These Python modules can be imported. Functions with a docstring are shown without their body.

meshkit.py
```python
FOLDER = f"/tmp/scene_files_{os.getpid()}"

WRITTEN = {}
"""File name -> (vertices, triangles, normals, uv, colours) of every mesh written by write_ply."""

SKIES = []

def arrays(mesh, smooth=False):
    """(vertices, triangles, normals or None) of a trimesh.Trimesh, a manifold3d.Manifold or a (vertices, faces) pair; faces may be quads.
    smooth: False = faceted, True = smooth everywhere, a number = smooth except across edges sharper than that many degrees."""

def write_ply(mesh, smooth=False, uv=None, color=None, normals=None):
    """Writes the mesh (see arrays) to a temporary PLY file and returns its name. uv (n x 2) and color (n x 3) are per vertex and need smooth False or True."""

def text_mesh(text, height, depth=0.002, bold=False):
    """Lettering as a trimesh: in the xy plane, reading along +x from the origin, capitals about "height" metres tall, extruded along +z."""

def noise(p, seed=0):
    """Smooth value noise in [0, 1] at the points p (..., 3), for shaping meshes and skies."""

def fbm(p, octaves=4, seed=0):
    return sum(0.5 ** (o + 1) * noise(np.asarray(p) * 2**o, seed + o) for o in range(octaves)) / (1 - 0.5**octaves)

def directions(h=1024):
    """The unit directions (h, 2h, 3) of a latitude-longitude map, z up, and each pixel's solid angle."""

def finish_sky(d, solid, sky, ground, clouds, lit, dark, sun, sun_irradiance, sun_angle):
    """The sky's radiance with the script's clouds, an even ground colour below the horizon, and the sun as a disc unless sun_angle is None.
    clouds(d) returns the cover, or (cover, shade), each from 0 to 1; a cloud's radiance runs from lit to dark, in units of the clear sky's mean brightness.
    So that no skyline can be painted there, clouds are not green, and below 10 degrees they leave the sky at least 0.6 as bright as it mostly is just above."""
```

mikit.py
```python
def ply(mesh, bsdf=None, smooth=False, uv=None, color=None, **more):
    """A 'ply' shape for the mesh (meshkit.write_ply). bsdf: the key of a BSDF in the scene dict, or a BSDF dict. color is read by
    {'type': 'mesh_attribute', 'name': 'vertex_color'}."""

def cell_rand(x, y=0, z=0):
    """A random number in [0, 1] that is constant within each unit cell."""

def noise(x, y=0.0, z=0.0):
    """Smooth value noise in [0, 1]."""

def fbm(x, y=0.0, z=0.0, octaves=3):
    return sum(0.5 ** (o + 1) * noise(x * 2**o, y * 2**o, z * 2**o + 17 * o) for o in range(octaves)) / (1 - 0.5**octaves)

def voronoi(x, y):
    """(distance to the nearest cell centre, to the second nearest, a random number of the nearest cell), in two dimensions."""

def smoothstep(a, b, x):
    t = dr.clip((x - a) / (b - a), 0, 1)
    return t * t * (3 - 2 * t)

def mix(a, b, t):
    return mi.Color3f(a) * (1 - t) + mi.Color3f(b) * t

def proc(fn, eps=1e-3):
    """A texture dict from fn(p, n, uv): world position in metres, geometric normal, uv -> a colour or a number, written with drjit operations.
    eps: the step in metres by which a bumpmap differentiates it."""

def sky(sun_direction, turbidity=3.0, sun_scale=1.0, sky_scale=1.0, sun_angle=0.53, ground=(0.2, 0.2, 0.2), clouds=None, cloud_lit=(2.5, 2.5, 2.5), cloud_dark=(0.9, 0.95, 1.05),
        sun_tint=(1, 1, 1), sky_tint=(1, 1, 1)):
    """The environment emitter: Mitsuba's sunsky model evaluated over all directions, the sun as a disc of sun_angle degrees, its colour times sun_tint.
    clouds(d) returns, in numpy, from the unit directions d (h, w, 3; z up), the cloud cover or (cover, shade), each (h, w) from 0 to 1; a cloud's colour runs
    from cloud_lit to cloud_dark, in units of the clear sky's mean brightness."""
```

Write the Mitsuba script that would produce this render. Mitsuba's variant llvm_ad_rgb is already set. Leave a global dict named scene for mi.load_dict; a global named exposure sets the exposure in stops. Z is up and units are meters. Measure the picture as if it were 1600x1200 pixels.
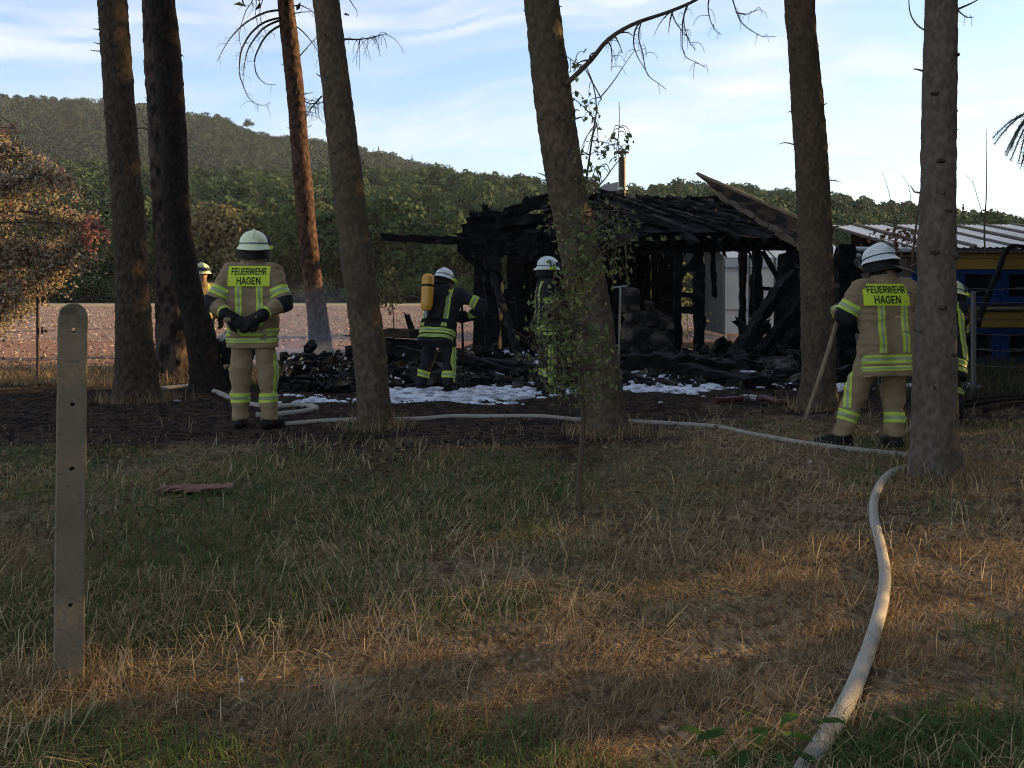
import math, random
import numpy as np, trimesh, mitsuba as mi, drjit as dr
import mikit, meshkit
from mikit import proc, noise, fbm, voronoi, cell_rand, smoothstep, mix
T = mi.ScalarTransform4f
scene, labels = {}, {}
# ------------------------------------------------------------------ camera, sky, exposure
F, CX, CY, EYE = 1385.0, 800.0, 440.0, 1.34      # focal length in photo pixels, horizon row, eye height
scene['camera'] = {'type': 'perspective', 'fov': 2 * math.degrees(math.atan(800 / F)), 'fov_axis': 'x',
                   'to_world': T().look_at(origin=[0, 0, EYE], target=[0, 10, EYE], up=[0, 0, 1]),
                   'near_clip': 0.1, 'far_clip': 6000.0, 'principal_point_offset_y': (600 - CY) / 1200,
                   'medium': {'type': 'ref', 'id': 'air'}}
SUN_AZ, SUN_EL = 70.0, 13.0                         # degrees right of the view, above the horizon
SD = np.array([math.sin(math.radians(SUN_AZ)) * math.cos(math.radians(SUN_EL)),
               math.cos(math.radians(SUN_AZ)) * math.cos(math.radians(SUN_EL)), math.sin(math.radians(SUN_EL))])

def clouds(d):
    az, el = np.arctan2(d[..., 0], d[..., 1]), np.arcsin(np.clip(d[..., 2], -1, 1))
    w = meshkit.fbm(np.stack([np.sin(az) * 4, np.cos(az) * 4, el * 5], -1), 3, 5) - 0.5
    e = el * (1 + 0.0 * el) - 0.10 * np.sin(az) + 0.10 * w
    q = np.stack([np.sin(az) * 3.2, np.cos(az) * 3.2, e * 13], -1)
    n = meshkit.fbm(q, 5, 11)
    q2 = np.stack([np.sin(az) * 8, np.cos(az) * 8, e * 60 + 3 * n], -1)
    n2 = meshkit.fbm(q2, 4, 23)
    q3 = np.stack([np.sin(az) * 14 + 2 * n, np.cos(az) * 14, e * 45 + 4 * n2], -1)
    n3 = meshkit.fbm(q3, 5, 37)
    c = np.clip((n - 0.33) / 0.26, 0, 1) * np.clip(0.10 + 2.2 * (0.55 * n2 + 0.45 * n3 - 0.30), 0, 1)
    low = np.clip(1 - el / 0.22, 0, 1)
    c = c * (0.75 + 0.25 * np.clip(el / 0.2, 0, 1)) + 0.25 * low ** 2
    return np.clip(c, 0, 0.92), np.clip(0.55 - n2 * 0.8, 0, 1)

scene['sky'] = mikit.sky(SD, turbidity=2.4, sun_scale=0.85, clouds=clouds, cloud_lit=(1.9, 1.97, 2.12), cloud_dark=(1.25, 1.36, 1.6),
                         sun_tint=(0.97, 0.96, 0.93), sky_tint=(0.86, 0.92, 1.10), ground=(0.10, 0.09, 0.07))
exposure = 3.42
scene['air'] = {'type': 'homogeneous', 'albedo': {'type': 'rgb', 'value': [0.86, 0.93, 0.98]}, 'sigma_t': 0.00013}
scene['haze'] = {'type': 'cube', 'to_world': T().translate([0, 400, 110]).scale([900, 700, 130]),
                 'bsdf': {'type': 'null'}, 'interior': {'type': 'ref', 'id': 'air'}}
labels['haze'] = {'kind': 'stuff', 'label': 'thin evening haze in the air', 'category': 'haze'}

# ------------------------------------------------------------------ helpers
def tag(key, label=None, cat=None, group=None, kind=None):
    d = labels.setdefault(key, {})
    for k, v in (('label', label), ('category', cat), ('group', group), ('kind', kind)):
        if v: d[k] = v
    return key

USED = {}
def numbered(name):
    n = USED.get(name, 0); USED[name] = n + 1
    return name if n == 0 else f'{name}_{n:03d}'

def add(key, mesh, bsdf, smooth=False, **kw):
    if '__' in key or key in scene: key = numbered(key)
    scene[key] = mikit.ply(mesh, bsdf, smooth=smooth, **kw)
    return key

def tm(v, f): return trimesh.Trimesh(np.asarray(v, float), np.asarray(f, int), process=False)
def cat(ms): return trimesh.util.concatenate(ms)
def unit(v):
    v = np.asarray(v, float); return v / (np.linalg.norm(v) + 1e-12)

SLOPE = 0.012
def plane(y): return 0.036 - SLOPE * np.asarray(y, float)
def gz(x, y):
    x, y = np.asarray(x, float), np.asarray(y, float)
    p = np.stack(np.broadcast_arrays(x, y, 0 * x), -1)
    amp = np.clip(1.3 - y / 30, 0.35, 1.0)
    return plane(y) + amp * (0.10 * (meshkit.fbm(p * 0.55, 3, 3) - 0.5) + 0.035 * (meshkit.fbm(p * 3.1, 3, 9) - 0.5))
def gY(py): return 1.304 / ((py - CY) / F - SLOPE)
def P(px, py, Y): return np.array([(px - CX) / F * Y, Y, EYE - (py - CY) / F * Y])
def X_(px, Y): return (px - CX) / F * Y
def Z_(py, Y): return EYE - (py - CY) / F * Y
def G(px, py, dz=0.0):
    Y = gY(py); X = X_(px, Y)
    return np.array([X, Y, float(gz(X, Y)) + dz])

def tube(pts, radii, sides=8, cap=True, flat=1.0, noise_amp=0.0, noise_f=8.0, seed=0, noise_z=1.0):
    p = np.asarray(pts, float); n = len(p)
    r = np.broadcast_to(np.asarray(radii, float), (n,))
    t = np.gradient(p, axis=0); t /= np.linalg.norm(t, axis=1, keepdims=True) + 1e-12
    ref = np.array([0, 0, 1.0]) if abs(np.mean(t[:, 2])) < 0.8 else np.array([0, 1.0, 0])
    a = np.cross(t, ref); a /= np.linalg.norm(a, axis=1, keepdims=True) + 1e-12
    b = np.cross(a, t)
    ang = np.arange(sides) * 2 * np.pi / sides
    ring = np.cos(ang)[None, :, None] * a[:, None] + flat * np.sin(ang)[None, :, None] * b[:, None]
    rr = r[:, None, None] * np.ones((1, sides, 1))
    v = p[:, None] + rr * ring
    if noise_amp:
        q = v * np.array([noise_f, noise_f, noise_f * noise_z])
        d = (meshkit.fbm(q, 4, seed) - 0.5) * 2 * noise_amp
        v = v + ring * d[..., None]
    i, j = np.meshgrid(np.arange(n - 1), np.arange(sides), indexing='ij')
    q = np.stack([i * sides + j, i * sides + (j + 1) % sides, (i + 1) * sides + (j + 1) % sides, (i + 1) * sides + j], -1).reshape(-1, 4)
    f = np.vstack([q[:, [0, 2, 1]], q[:, [0, 3, 2]]])
    v = v.reshape(-1, 3)
    if cap:
        k = len(v); v = np.vstack([v, p[0], p[-1]])
        jj = np.arange(sides); L = (n - 1) * sides
        f = np.vstack([f, np.stack([np.full(sides, k), jj, (jj + 1) % sides], 1),
                       np.stack([np.full(sides, k + 1), L + (jj + 1) % sides, L + jj], 1)])
    return tm(v, f)

def spline(pts, n):
    """Catmull-Rom through the points, n samples."""
    p = np.asarray(pts, float)
    d = np.concatenate([[0], np.cumsum(np.linalg.norm(np.diff(p, axis=0), axis=1))])
    from scipy.interpolate import PchipInterpolator
    s = np.linspace(0, d[-1], n)
    return np.stack([PchipInterpolator(d, p[:, k])(s) for k in range(p.shape[1])], 1)

def box(size, center=(0, 0, 0), bevel=0.0, rot=None):
    sx, sy, sz = np.asarray(size, float) / 2
    if bevel <= 0:
        m = trimesh.creation.box(extents=size)
    else:
        b = min(bevel, 0.9 * min(sx, sy, sz))
        pts = [(i * (sx - (k != 0) * b), j * (sy - (k != 1) * b), l * (sz - (k != 2) * b)) for i in (-1, 1) for j in (-1, 1) for l in (-1, 1) for k in range(3)]
        m = trimesh.convex.convex_hull(np.array(pts))
    m = tm(m.vertices, m.faces)
    if rot is not None: m.apply_transform(rot)
    m.apply_translation(center)
    return m

def beam(a, b, w, h=None, seed=0, rough=0.12, seg=None, sides=None):
    """A charred timber from a to b: a beam with worn faces and uneven, tapering ends."""
    a, b = np.asarray(a, float), np.asarray(b, float)
    h = h or w; L = np.linalg.norm(b - a); seg = seg or int(np.clip(L / 0.12, 3, 26))
    t = (b - a) / L
    u = np.cross(t, [0, 0, 1.0]); u = unit(u) if np.linalg.norm(u) > 0.1 else np.array([1.0, 0, 0])
    v = np.cross(u, t)
    rng = np.random.default_rng(seed)
    prof = np.array([(-1, -0.75), (-0.75, -1), (0.75, -1), (1, -0.75), (1, 0.75), (0.75, 1), (-0.75, 1), (-1, 0.75)]) * 0.5
    vs = []
    for i, s in enumerate(np.linspace(0, 1, seg + 1)):
        k = 1 - 0.25 * (i in (0, seg)) * rng.random()
        jit = 1 + rough * rng.normal(size=(8, 1))
        c = a + (b - a) * s + rng.normal(size=3) * rough * 0.12 * w
        q = prof * jit * k
        vs.append(c + q[:, :1] * w * u + q[:, 1:] * h * v + (t * rng.normal(size=(8, 1)) * w * 0.3 if i in (0, seg) else 0))
    vs = np.vstack(vs); n = seg + 1
    i, j = np.meshgrid(np.arange(n - 1), np.arange(8), indexing='ij')
    q = np.stack([i * 8 + j, i * 8 + (j + 1) % 8, (i + 1) * 8 + (j + 1) % 8, (i + 1) * 8 + j], -1).reshape(-1, 4)
    f = [q[:, [0, 1, 2]], q[:, [0, 2, 3]]]
    k = len(vs); vs = np.vstack([vs, a, b]); jj = np.arange(8); Lq = (n - 1) * 8
    f += [np.stack([np.full(8, k), (jj + 1) % 8, jj], 1), np.stack([np.full(8, k + 1), Lq + jj, Lq + (jj + 1) % 8], 1)]
    return tm(vs, np.vstack(f))

def leaves(pos, size, rng, up=0.0, width=0.55, fold=0.15, nrm=None):
    """Little folded leaf blades (two triangles each) at pos, random directions."""
    n = len(pos); size = np.broadcast_to(size, (n,))[:, None]
    d = rng.normal(size=(n, 3)); d[:, 2] += up; d /= np.linalg.norm(d, axis=1, keepdims=True)
    if nrm is not None:
        q = nrm + 0.55 * rng.normal(size=(n, 3)); d = np.cross(q, rng.normal(size=(n, 3))); d /= np.linalg.norm(d, axis=1, keepdims=True) + 1e-9
    s = np.cross(d, rng.normal(size=(n, 3)) if nrm is None else q); s /= np.linalg.norm(s, axis=1, keepdims=True) + 1e-9
    m = np.cross(d, s)
    v = np.stack([pos - d * size * 0.5, pos + s * size * width * 0.5 + m * size * fold, pos + d * size * 0.5, pos - s * size * width * 0.5 + m * size * fold], 1).reshape(-1, 3)
    b = np.arange(n)[:, None] * 4
    f = np.vstack([b + [0, 1, 2], b + [0, 2, 3]])
    return v, f

# ------------------------------------------------------------------ materials
def rgb(c): return {'type': 'rgb', 'value': list(map(float, c))}
def matte(c, rough=0.9, spec=0.2, **kw):
    return {'type': 'twosided', 'b': {'type': 'principled', 'base_color': rgb(c) if not isinstance(c, dict) else c, 'roughness': rough, 'specular': spec, **kw}}
def bumped(b, fn, scale, eps=2e-3):
    return {'type': 'twosided', 'b': {'type': 'bumpmap', 'arbitrary': proc(fn, eps), 'scale': scale, 'b': b['b']}}
VC = {'type': 'mesh_attribute', 'name': 'vertex_color'}

def bark(c1, c2, f=22.0, moss=0.0, char=None):
    def col(p, n, uv):
        a = fbm(p.x * f, p.y * f, p.z * f * 0.5, 4)
        b = fbm(p.x * 9, p.y * 9, p.z * 5, 4)
        c = mix(c1, c2, smoothstep(0.3, 0.72, a))
        c = c * (0.82 + 0.36 * b)
        if moss: c = mix(c, (0.05, 0.055, 0.028), moss * smoothstep(0.45, 0.7, fbm(p.x * 4, p.y * 4, p.z * 1.4)))
        if char is not None: c = mix(c, (0.012, 0.011, 0.011), char(p))
        return c
    return col
def bark_h(p, n, uv):
    return fbm(p.x * 30, p.y * 30, p.z * 16, 3) + 0.5 * smoothstep(0.42, 0.6, noise(p.x * 55, p.y * 55, p.z * 24))
BH = proc(bark_h, 3e-3)
def bark_mat(*a, **k):
    return {'type': 'twosided', 'b': {'type': 'bumpmap', 'arbitrary': BH, 'scale': 0.008, 'b': {'type': 'principled', 'base_color': proc(bark(*a, **k)), 'roughness': 0.9, 'specular': 0.15}}}
scene['bark_brown'] = bark_mat((0.068, 0.048, 0.033), (0.125, 0.090, 0.062), 38.0, moss=0.35)
scene['bark_dark'] = bark_mat((0.034, 0.024, 0.017), (0.074, 0.053, 0.037), 36.0, moss=0.25)
scene['bark_grey'] = bark_mat((0.086, 0.067, 0.052), (0.138, 0.108, 0.086), 44.0, moss=0.2)
scene['bark_burnt'] = bark_mat((0.016, 0.012, 0.010), (0.036, 0.026, 0.021), 34.0)
scene['bark_patchy'] = bark_mat((0.018, 0.014, 0.012), (0.095, 0.068, 0.054), 13.0)
CHB = proc(lambda p, n, uv: fbm(p.x * 28, p.y * 28, p.z * 28, 4), 4e-3)
def char_low(p): return 1 - smoothstep(0.1, 0.75, p.z + 0.35 * (noise(p.x * 9, p.y * 9, p.z * 3) - 0.5))
scene['bark_red'] = bark_mat((0.040, 0.023, 0.017), (0.13, 0.077, 0.056), 26.0, char=char_low)
def ash_col(p, n, uv): return mix((0.022, 0.019, 0.017), (0.095, 0.08, 0.07), smoothstep(0.35, 0.75, fbm(p.x * 7, p.y * 7, p.z * 7, 4)))
scene['ash'] = {'type': 'twosided', 'b': {'type': 'bumpmap', 'arbitrary': CHB, 'scale': 0.02, 'b': {'type': 'principled', 'base_color': proc(ash_col), 'roughness': 0.95, 'specular': 0.1}}}
scene['twig'] = matte((0.085, 0.06, 0.042))
scene['twig_dead'] = matte((0.075, 0.06, 0.055))

def char_col(p, n, uv):
    a = fbm(p.x * 9, p.y * 9, p.z * 9)
    c = mix((0.004, 0.0035, 0.0035), (0.018, 0.016, 0.016), smoothstep(0.4, 0.85, a))
    return mix(c, (0.10, 0.095, 0.10), 0.4 * smoothstep(0.70, 0.80, fbm(p.x * 3.1, p.y * 3.1, p.z * 4.7, 4)))
def char_h(p, n, uv):
    d = voronoi(p.x * 22 + p.y * 9, p.z * 22 + p.y * 13)
    return smoothstep(0.0, 0.25, d[1] - d[0]) + 0.4 * fbm(p.x * 40, p.y * 40, p.z * 40)
CH = proc(char_h, 3e-3)
scene['charred'] = {'type': 'twosided', 'b': {'type': 'bumpmap', 'arbitrary': CH, 'scale': 0.008, 'b': {'type': 'principled', 'base_color': proc(char_col), 'roughness': 0.7, 'specular': 0.2}}}
def half_col(p, n, uv):
    a = fbm(p.x * 5, p.y * 5, p.z * 5, 4)
    c = mix((0.045, 0.028, 0.018), (0.095, 0.062, 0.042), noise(p.x * 3, p.y * 3, p.z * 40))
    return mix(c, (0.014, 0.012, 0.012), smoothstep(0.44, 0.60, a))
scene['scorched_wood'] = {'type': 'twosided', 'b': {'type': 'principled', 'base_color': proc(half_col), 'roughness': 0.8, 'specular': 0.2}}
def wood_col(p, n, uv):
    g = noise(p.x * 60, p.y * 60, p.z * 5)
    return mix((0.16, 0.115, 0.075), (0.30, 0.225, 0.15), g)
scene['old_wood'] = {'type': 'twosided', 'b': {'type': 'principled', 'base_color': proc(wood_col), 'roughness': 0.8, 'specular': 0.2}}
def concrete_col(p, n, uv):
    a = fbm(p.x * 14, p.y * 14, p.z * 9, 4); b = noise(p.x * 160, p.y * 160, p.z * 160)
    c = mix((0.145, 0.118, 0.080), (0.195, 0.16, 0.113), a) * (0.88 + 0.2 * b)
    return mix(c, (0.05, 0.052, 0.022), 0.75 * smoothstep(1.14, 1.28, p.z + 0.10 * (a - 0.5)) * smoothstep(0.3, 0.6, noise(p.x * 50, p.y * 50, p.z * 50)))
def concrete_h(p, n, uv): return fbm(p.x * 90, p.y * 90, p.z * 90) - 1.5 * smoothstep(0.80, 0.9, noise(p.x * 70, p.y * 70, p.z * 70))
scene['concrete'] = {'type': 'twosided', 'b': {'type': 'bumpmap', 'arbitrary': proc(concrete_h, 2e-3), 'scale': 0.002, 'b': {'type': 'principled', 'base_color': proc(concrete_col), 'roughness': 0.92, 'specular': 0.15}}}

def leaf_mat(c1, c2, f=0.6, trans=0.5, fine=3.0):
    def col(p, n, uv):
        a = noise(p.x * f, p.y * f, p.z * f); b = noise(p.x * fine + 31, p.y * fine, p.z * fine)
        return mix(c1, c2, smoothstep(0.2, 0.8, 0.6 * a + 0.4 * b)) * (0.7 + 0.6 * b)
    return {'type': 'twosided', 'b': {'type': 'principled', 'base_color': proc(col), 'roughness': 0.75, 'specular': 0.15}}
scene['leaf_wood'] = leaf_mat((0.022, 0.044, 0.014), (0.078, 0.10, 0.030), 0.09, fine=0.6)
scene['leaf_hill'] = leaf_mat((0.013, 0.034, 0.011), (0.060, 0.092, 0.028), 0.09, fine=0.3)
scene['leaf_brown'] = leaf_mat((0.055, 0.055, 0.02), (0.125, 0.10, 0.042), 0.3)
scene['leaf_far'] = leaf_mat((0.006, 0.021, 0.012), (0.018, 0.041, 0.022), 0.07)
scene['conifer_far'] = leaf_mat((0.022, 0.04, 0.018), (0.05, 0.075, 0.028), 0.05, fine=0.4)
scene['needles'] = leaf_mat((0.018, 0.032, 0.014), (0.04, 0.055, 0.025), 1.0)
scene['leaf_green'] = {'type': 'principledthin', 'base_color': rgb((0.085, 0.12, 0.04)), 'roughness': 0.55, 'diff_trans': 0.9, 'spec_trans': 0.0}
scene['leaf_vc'] = {'type': 'principledthin', 'base_color': VC, 'roughness': 0.7, 'diff_trans': 0.8, 'spec_trans': 0.0}
scene['grass_vc'] = {'type': 'principledthin', 'base_color': VC, 'roughness': 0.8, 'diff_trans': 0.6, 'spec_trans': 0.0}
scene['solid_vc'] = {'type': 'twosided', 'b': {'type': 'principled', 'base_color': VC, 'roughness': 0.9, 'specular': 0.1}}
# ------------------------------------------------------------------ ground, field, terrain, hills
def ground_col(p, n, uv):
    x, y = p.x, p.y
    big = fbm(x * 0.45, y * 0.45, 3.0); mid = fbm(x * 2.2, y * 2.2, 7.0); fine = fbm(x * 17, y * 17, 1.0, 4)
    straw = noise(x * 70 + 20 * mid, y * 24, 5.0)
    c = mix((0.082, 0.055, 0.033), (0.24, 0.172, 0.102), smoothstep(0.25, 0.75, 0.5 * fine + 0.5 * straw))
    c = mix(c, (0.058, 0.066, 0.026), 0.55 * smoothstep(0.48, 0.66, big))
    edge = y + 2.2 * (mid - 0.5) + 1.6 * (big - 0.5) - 1.6 * smoothstep(0.3, 2.5, x)
    burnt = smoothstep(6.6, 8.2, edge) 
    soil = mix((0.014, 0.011, 0.009), (0.050, 0.033, 0.022), smoothstep(0.35, 0.7, fine))
    soil = mix(soil, (0.075, 0.05, 0.032), 0.35 * smoothstep(0.55, 0.75, noise(x * 9, y * 9, 2.0)) * (1 - smoothstep(9.5, 12.0, y)))
    c = mix(c, soil, burnt)
    verge = smoothstep(11.8, 13.2, y + 1.2 * (mid - 0.5)) * (1 - smoothstep(-3.4, -2.6, x))
    c = mix(c, mix((0.07, 0.048, 0.028), (0.20, 0.15, 0.085), straw), verge)
    fld = mix((0.155, 0.088, 0.068), (0.255, 0.16, 0.125), 0.5 * mid + 0.5 * noise(x * 11, y * 7, 2.0))
    lim = 14.2 + 1.0 * (mid - 0.5) + 2.2 * smoothstep(-4.6, -2.5, x) + 6.5 * smoothstep(-1.8, -0.8, x)
    return mix(c, fld, smoothstep(lim, lim + 0.8, y))
def ground_h(p, n, uv):
    return fbm(p.x * 24, p.y * 24, 2.0, 4) + 0.5 * noise(p.x * 90, p.y * 60, 3.0)
scene['ground_mat'] = {'type': 'twosided', 'b': {'type': 'bumpmap', 'arbitrary': proc(ground_h, 4e-3), 'scale': 0.03, 'b': {'type': 'principled', 'base_color': proc(ground_col), 'roughness': 0.95, 'specular': 0.1}}}
def grid(xs, ys, zf):
    x, y = np.meshgrid(xs, ys); v = np.stack([x, y, zf(x, y)], -1).reshape(-1, 3)
    nx = len(xs); i, j = np.meshgrid(np.arange(len(ys) - 1), np.arange(nx - 1), indexing='ij')
    a = (i * nx + j).reshape(-1); f = np.vstack([np.stack([a, a + 1, a + nx + 1], 1), np.stack([a, a + nx + 1, a + nx], 1)])
    return tm(v, f)
ys = np.concatenate([np.linspace(-4, 1.4, 30), np.geomspace(1.5, 24, 230)])
xs = np.concatenate([np.linspace(-18, -6, 60), np.linspace(-5.9, 7.9, 190), np.linspace(8, 22, 60)])
add('ground', grid(xs, ys, gz), 'ground_mat', True); tag('ground', kind='structure')

def field_col(p, n, uv):
    a = fbm(p.x * 0.8, p.y * 0.8, 1.0); b = noise(p.x * 11, p.y * 7, 2.0); r = noise(p.x * 0.4, p.y * 5.0, 4.0)
    c = mix((0.125, 0.082, 0.066), (0.215, 0.15, 0.122), 0.45 * a + 0.3 * b + 0.25 * r)
    c = mix(c, (0.36, 0.29, 0.22), 0.6 * smoothstep(0.66, 0.8, noise(p.x * 6, p.y * 6, 9.0)))
    c = mix(c, (0.30, 0.235, 0.14), smoothstep(82, 96, p.y + 6 * (a - 0.5)))
    return mix(c, (0.06, 0.075, 0.025), smoothstep(108, 112, p.y + 5 * (b - 0.5)))
def field_h(p, n, uv): return fbm(p.x * 5, p.y * 5, 2.0, 4)
scene['field_mat'] = {'type': 'twosided', 'b': {'type': 'bumpmap', 'arbitrary': proc(field_h, 2e-2), 'scale': 0.12, 'b': {'type': 'principled', 'base_color': proc(field_col), 'roughness': 1.0, 'specular': 0.05}}}
ip = lambda pts: (lambda px: np.interp(px, *zip(*pts)))
RC = ip([(-1500, 190), (-700, 160), (-400, 150), (0, 164), (150, 171), (230, 178), (300, 190), (345, 197), (400, 221), (450, 226), (520, 238), (600, 250), (640, 264), (760, 292), (900, 330), (1200, 400), (3000, 420)])
RB = ip([(-1500, 240), (-400, 250), (0, 262), (100, 256), (300, 268), (450, 268), (700, 268), (780, 274), (850, 286), (1000, 294), (1100, 291), (1250, 304), (1440, 330), (1600, 350), (2000, 370), (3000, 385)])
Z112 = float(plane(112))
def hill(x, y):
    px = CX + F * x / np.maximum(y, 30)
    b = EYE + (CY - RB(px)) / F * 330 - 8.0
    c = EYE + (CY - RC(px)) / F * 800 - 9.0
    a = Z112 + 2.0 + 0 * b
    z = np.where(y < 112, plane(y), np.nan)
    def sm(t): t = np.clip(t, 0, 1); return t * t * (3 - 2 * t)
    z1 = Z112 + (a - Z112) * sm((y - 112) / 45)
    z2 = a + (b - a) * np.clip((y - 157) / 173, 0, 1) ** 0.85
    dip = b - 4
    z3 = b + (dip - b) * sm((y - 330) / 70)
    z4 = dip + (np.maximum(c, dip - 20) - dip) * sm((y - 400) / 400) ** 1.0
    z5 = np.maximum(c, dip - 20) - 0.10 * (y - 800)
    z = np.where(y < 112, plane(y), np.where(y < 157, z1, np.where(y < 330, z2, np.where(y < 400, z3, np.where(y < 800, z4, z5)))))
    return z
def terr(x, y):
    z = hill(x, y)
    near = (x > -17.5) & (x < 21.5) & (y < 23.3) & (y > -3.5)
    return np.where(near, z - 0.4, z - 0.03 - 0.0 * y)
fy = np.concatenate([np.linspace(-250, -4, 14), np.linspace(-3.4, 23.2, 8), [23.6], np.linspace(26, 112, 40)])
fx = np.concatenate([-np.geomspace(800, 19, 30), np.linspace(-17.4, 21.4, 30), np.geomspace(23, 800, 30)])
add('field', grid(fx, fy, terr), 'field_mat', True); tag('field', kind='structure')
def hill_col(p, n, uv): return mix((0.012, 0.018, 0.007), (0.028, 0.034, 0.014), noise(p.x * 0.1, p.y * 0.1, 0))
scene['hill_mat'] = {'type': 'twosided', 'b': {'type': 'diffuse', 'reflectance': proc(hill_col)}}
hy = np.concatenate([np.linspace(111.9, 400, 60), np.linspace(408, 800, 50), np.linspace(815, 1080, 10)])
add('hills', grid(np.linspace(-890, 890, 180), hy, lambda x, y: hill(x, y) - 0.03), 'hill_mat', True); tag('hills', kind='structure')

# ------------------------------------------------------------------ woodland
def crown(seed, n, leaf, h=12.0, w=8.0, base=0.15, clumps=26, squash=1.0):
    rng = np.random.default_rng(seed)
    d = rng.normal(size=(clumps, 3)); d /= np.linalg.norm(d, axis=1, keepdims=True)
    d[:, 2] = np.abs(d[:, 2]) * 1.15 - 0.45 * (rng.random(clumps) < 0.35)
    r = rng.uniform(0.45, 1.0, (clumps, 1)) ** 0.6
    c = d * r * np.array([w / 2 * 0.78, w / 2 * 0.78, h * (1 - base) / 2 * 0.8]) + [0, 0, h * (base + (1 - base) / 2)]
    cr = rng.uniform(0.16, 0.34, clumps) * w
    k = rng.integers(0, clumps, n)
    e = rng.normal(size=(n, 3)); e /= np.linalg.norm(e, axis=1, keepdims=True)
    e[:, 2] = np.where(rng.random(n) < 0.6, np.abs(e[:, 2]), e[:, 2])
    pos = c[k] + e * (cr[k] * rng.uniform(0.65, 1.08, n))[:, None] * [1, 1, 0.75]
    pos[:, 2] = np.maximum(pos[:, 2], 0.2)
    v, f = leaves(pos, leaf * rng.uniform(0.6, 1.4, n), rng, width=0.85, fold=0.06, nrm=e)
    return tm(v, f)
def conifer(seed, n, leaf, h=16.0, w=5.0):
    rng = np.random.default_rng(seed)
    t = rng.random(n) ** 0.75; t = np.round(t * 16) / 16 + rng.normal(size=n) * 0.012; t = np.clip(t, 0, 1)
    a = rng.random(n) * 2 * np.pi; lob = 0.75 + 0.25 * np.cos(a * 5 + t * 30)
    r = (1 - t) * w / 2 * np.sqrt(rng.random(n)) * lob + 0.05
    pos = np.stack([r * np.cos(a), r * np.sin(a), 1.0 + t * (h - 1) - 0.28 * r], 1)
    v, f = leaves(pos, leaf * rng.uniform(0.6, 1.4, n) * (0.4 + 0.6 * (1 - t)), rng, up=-0.4, width=0.5)
    return tm(v, f)
def group(name, mesh, bsdf):
    scene[name] = {'type': 'shapegroup', 'leaf_cloud': mikit.ply(mesh, bsdf)}
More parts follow.
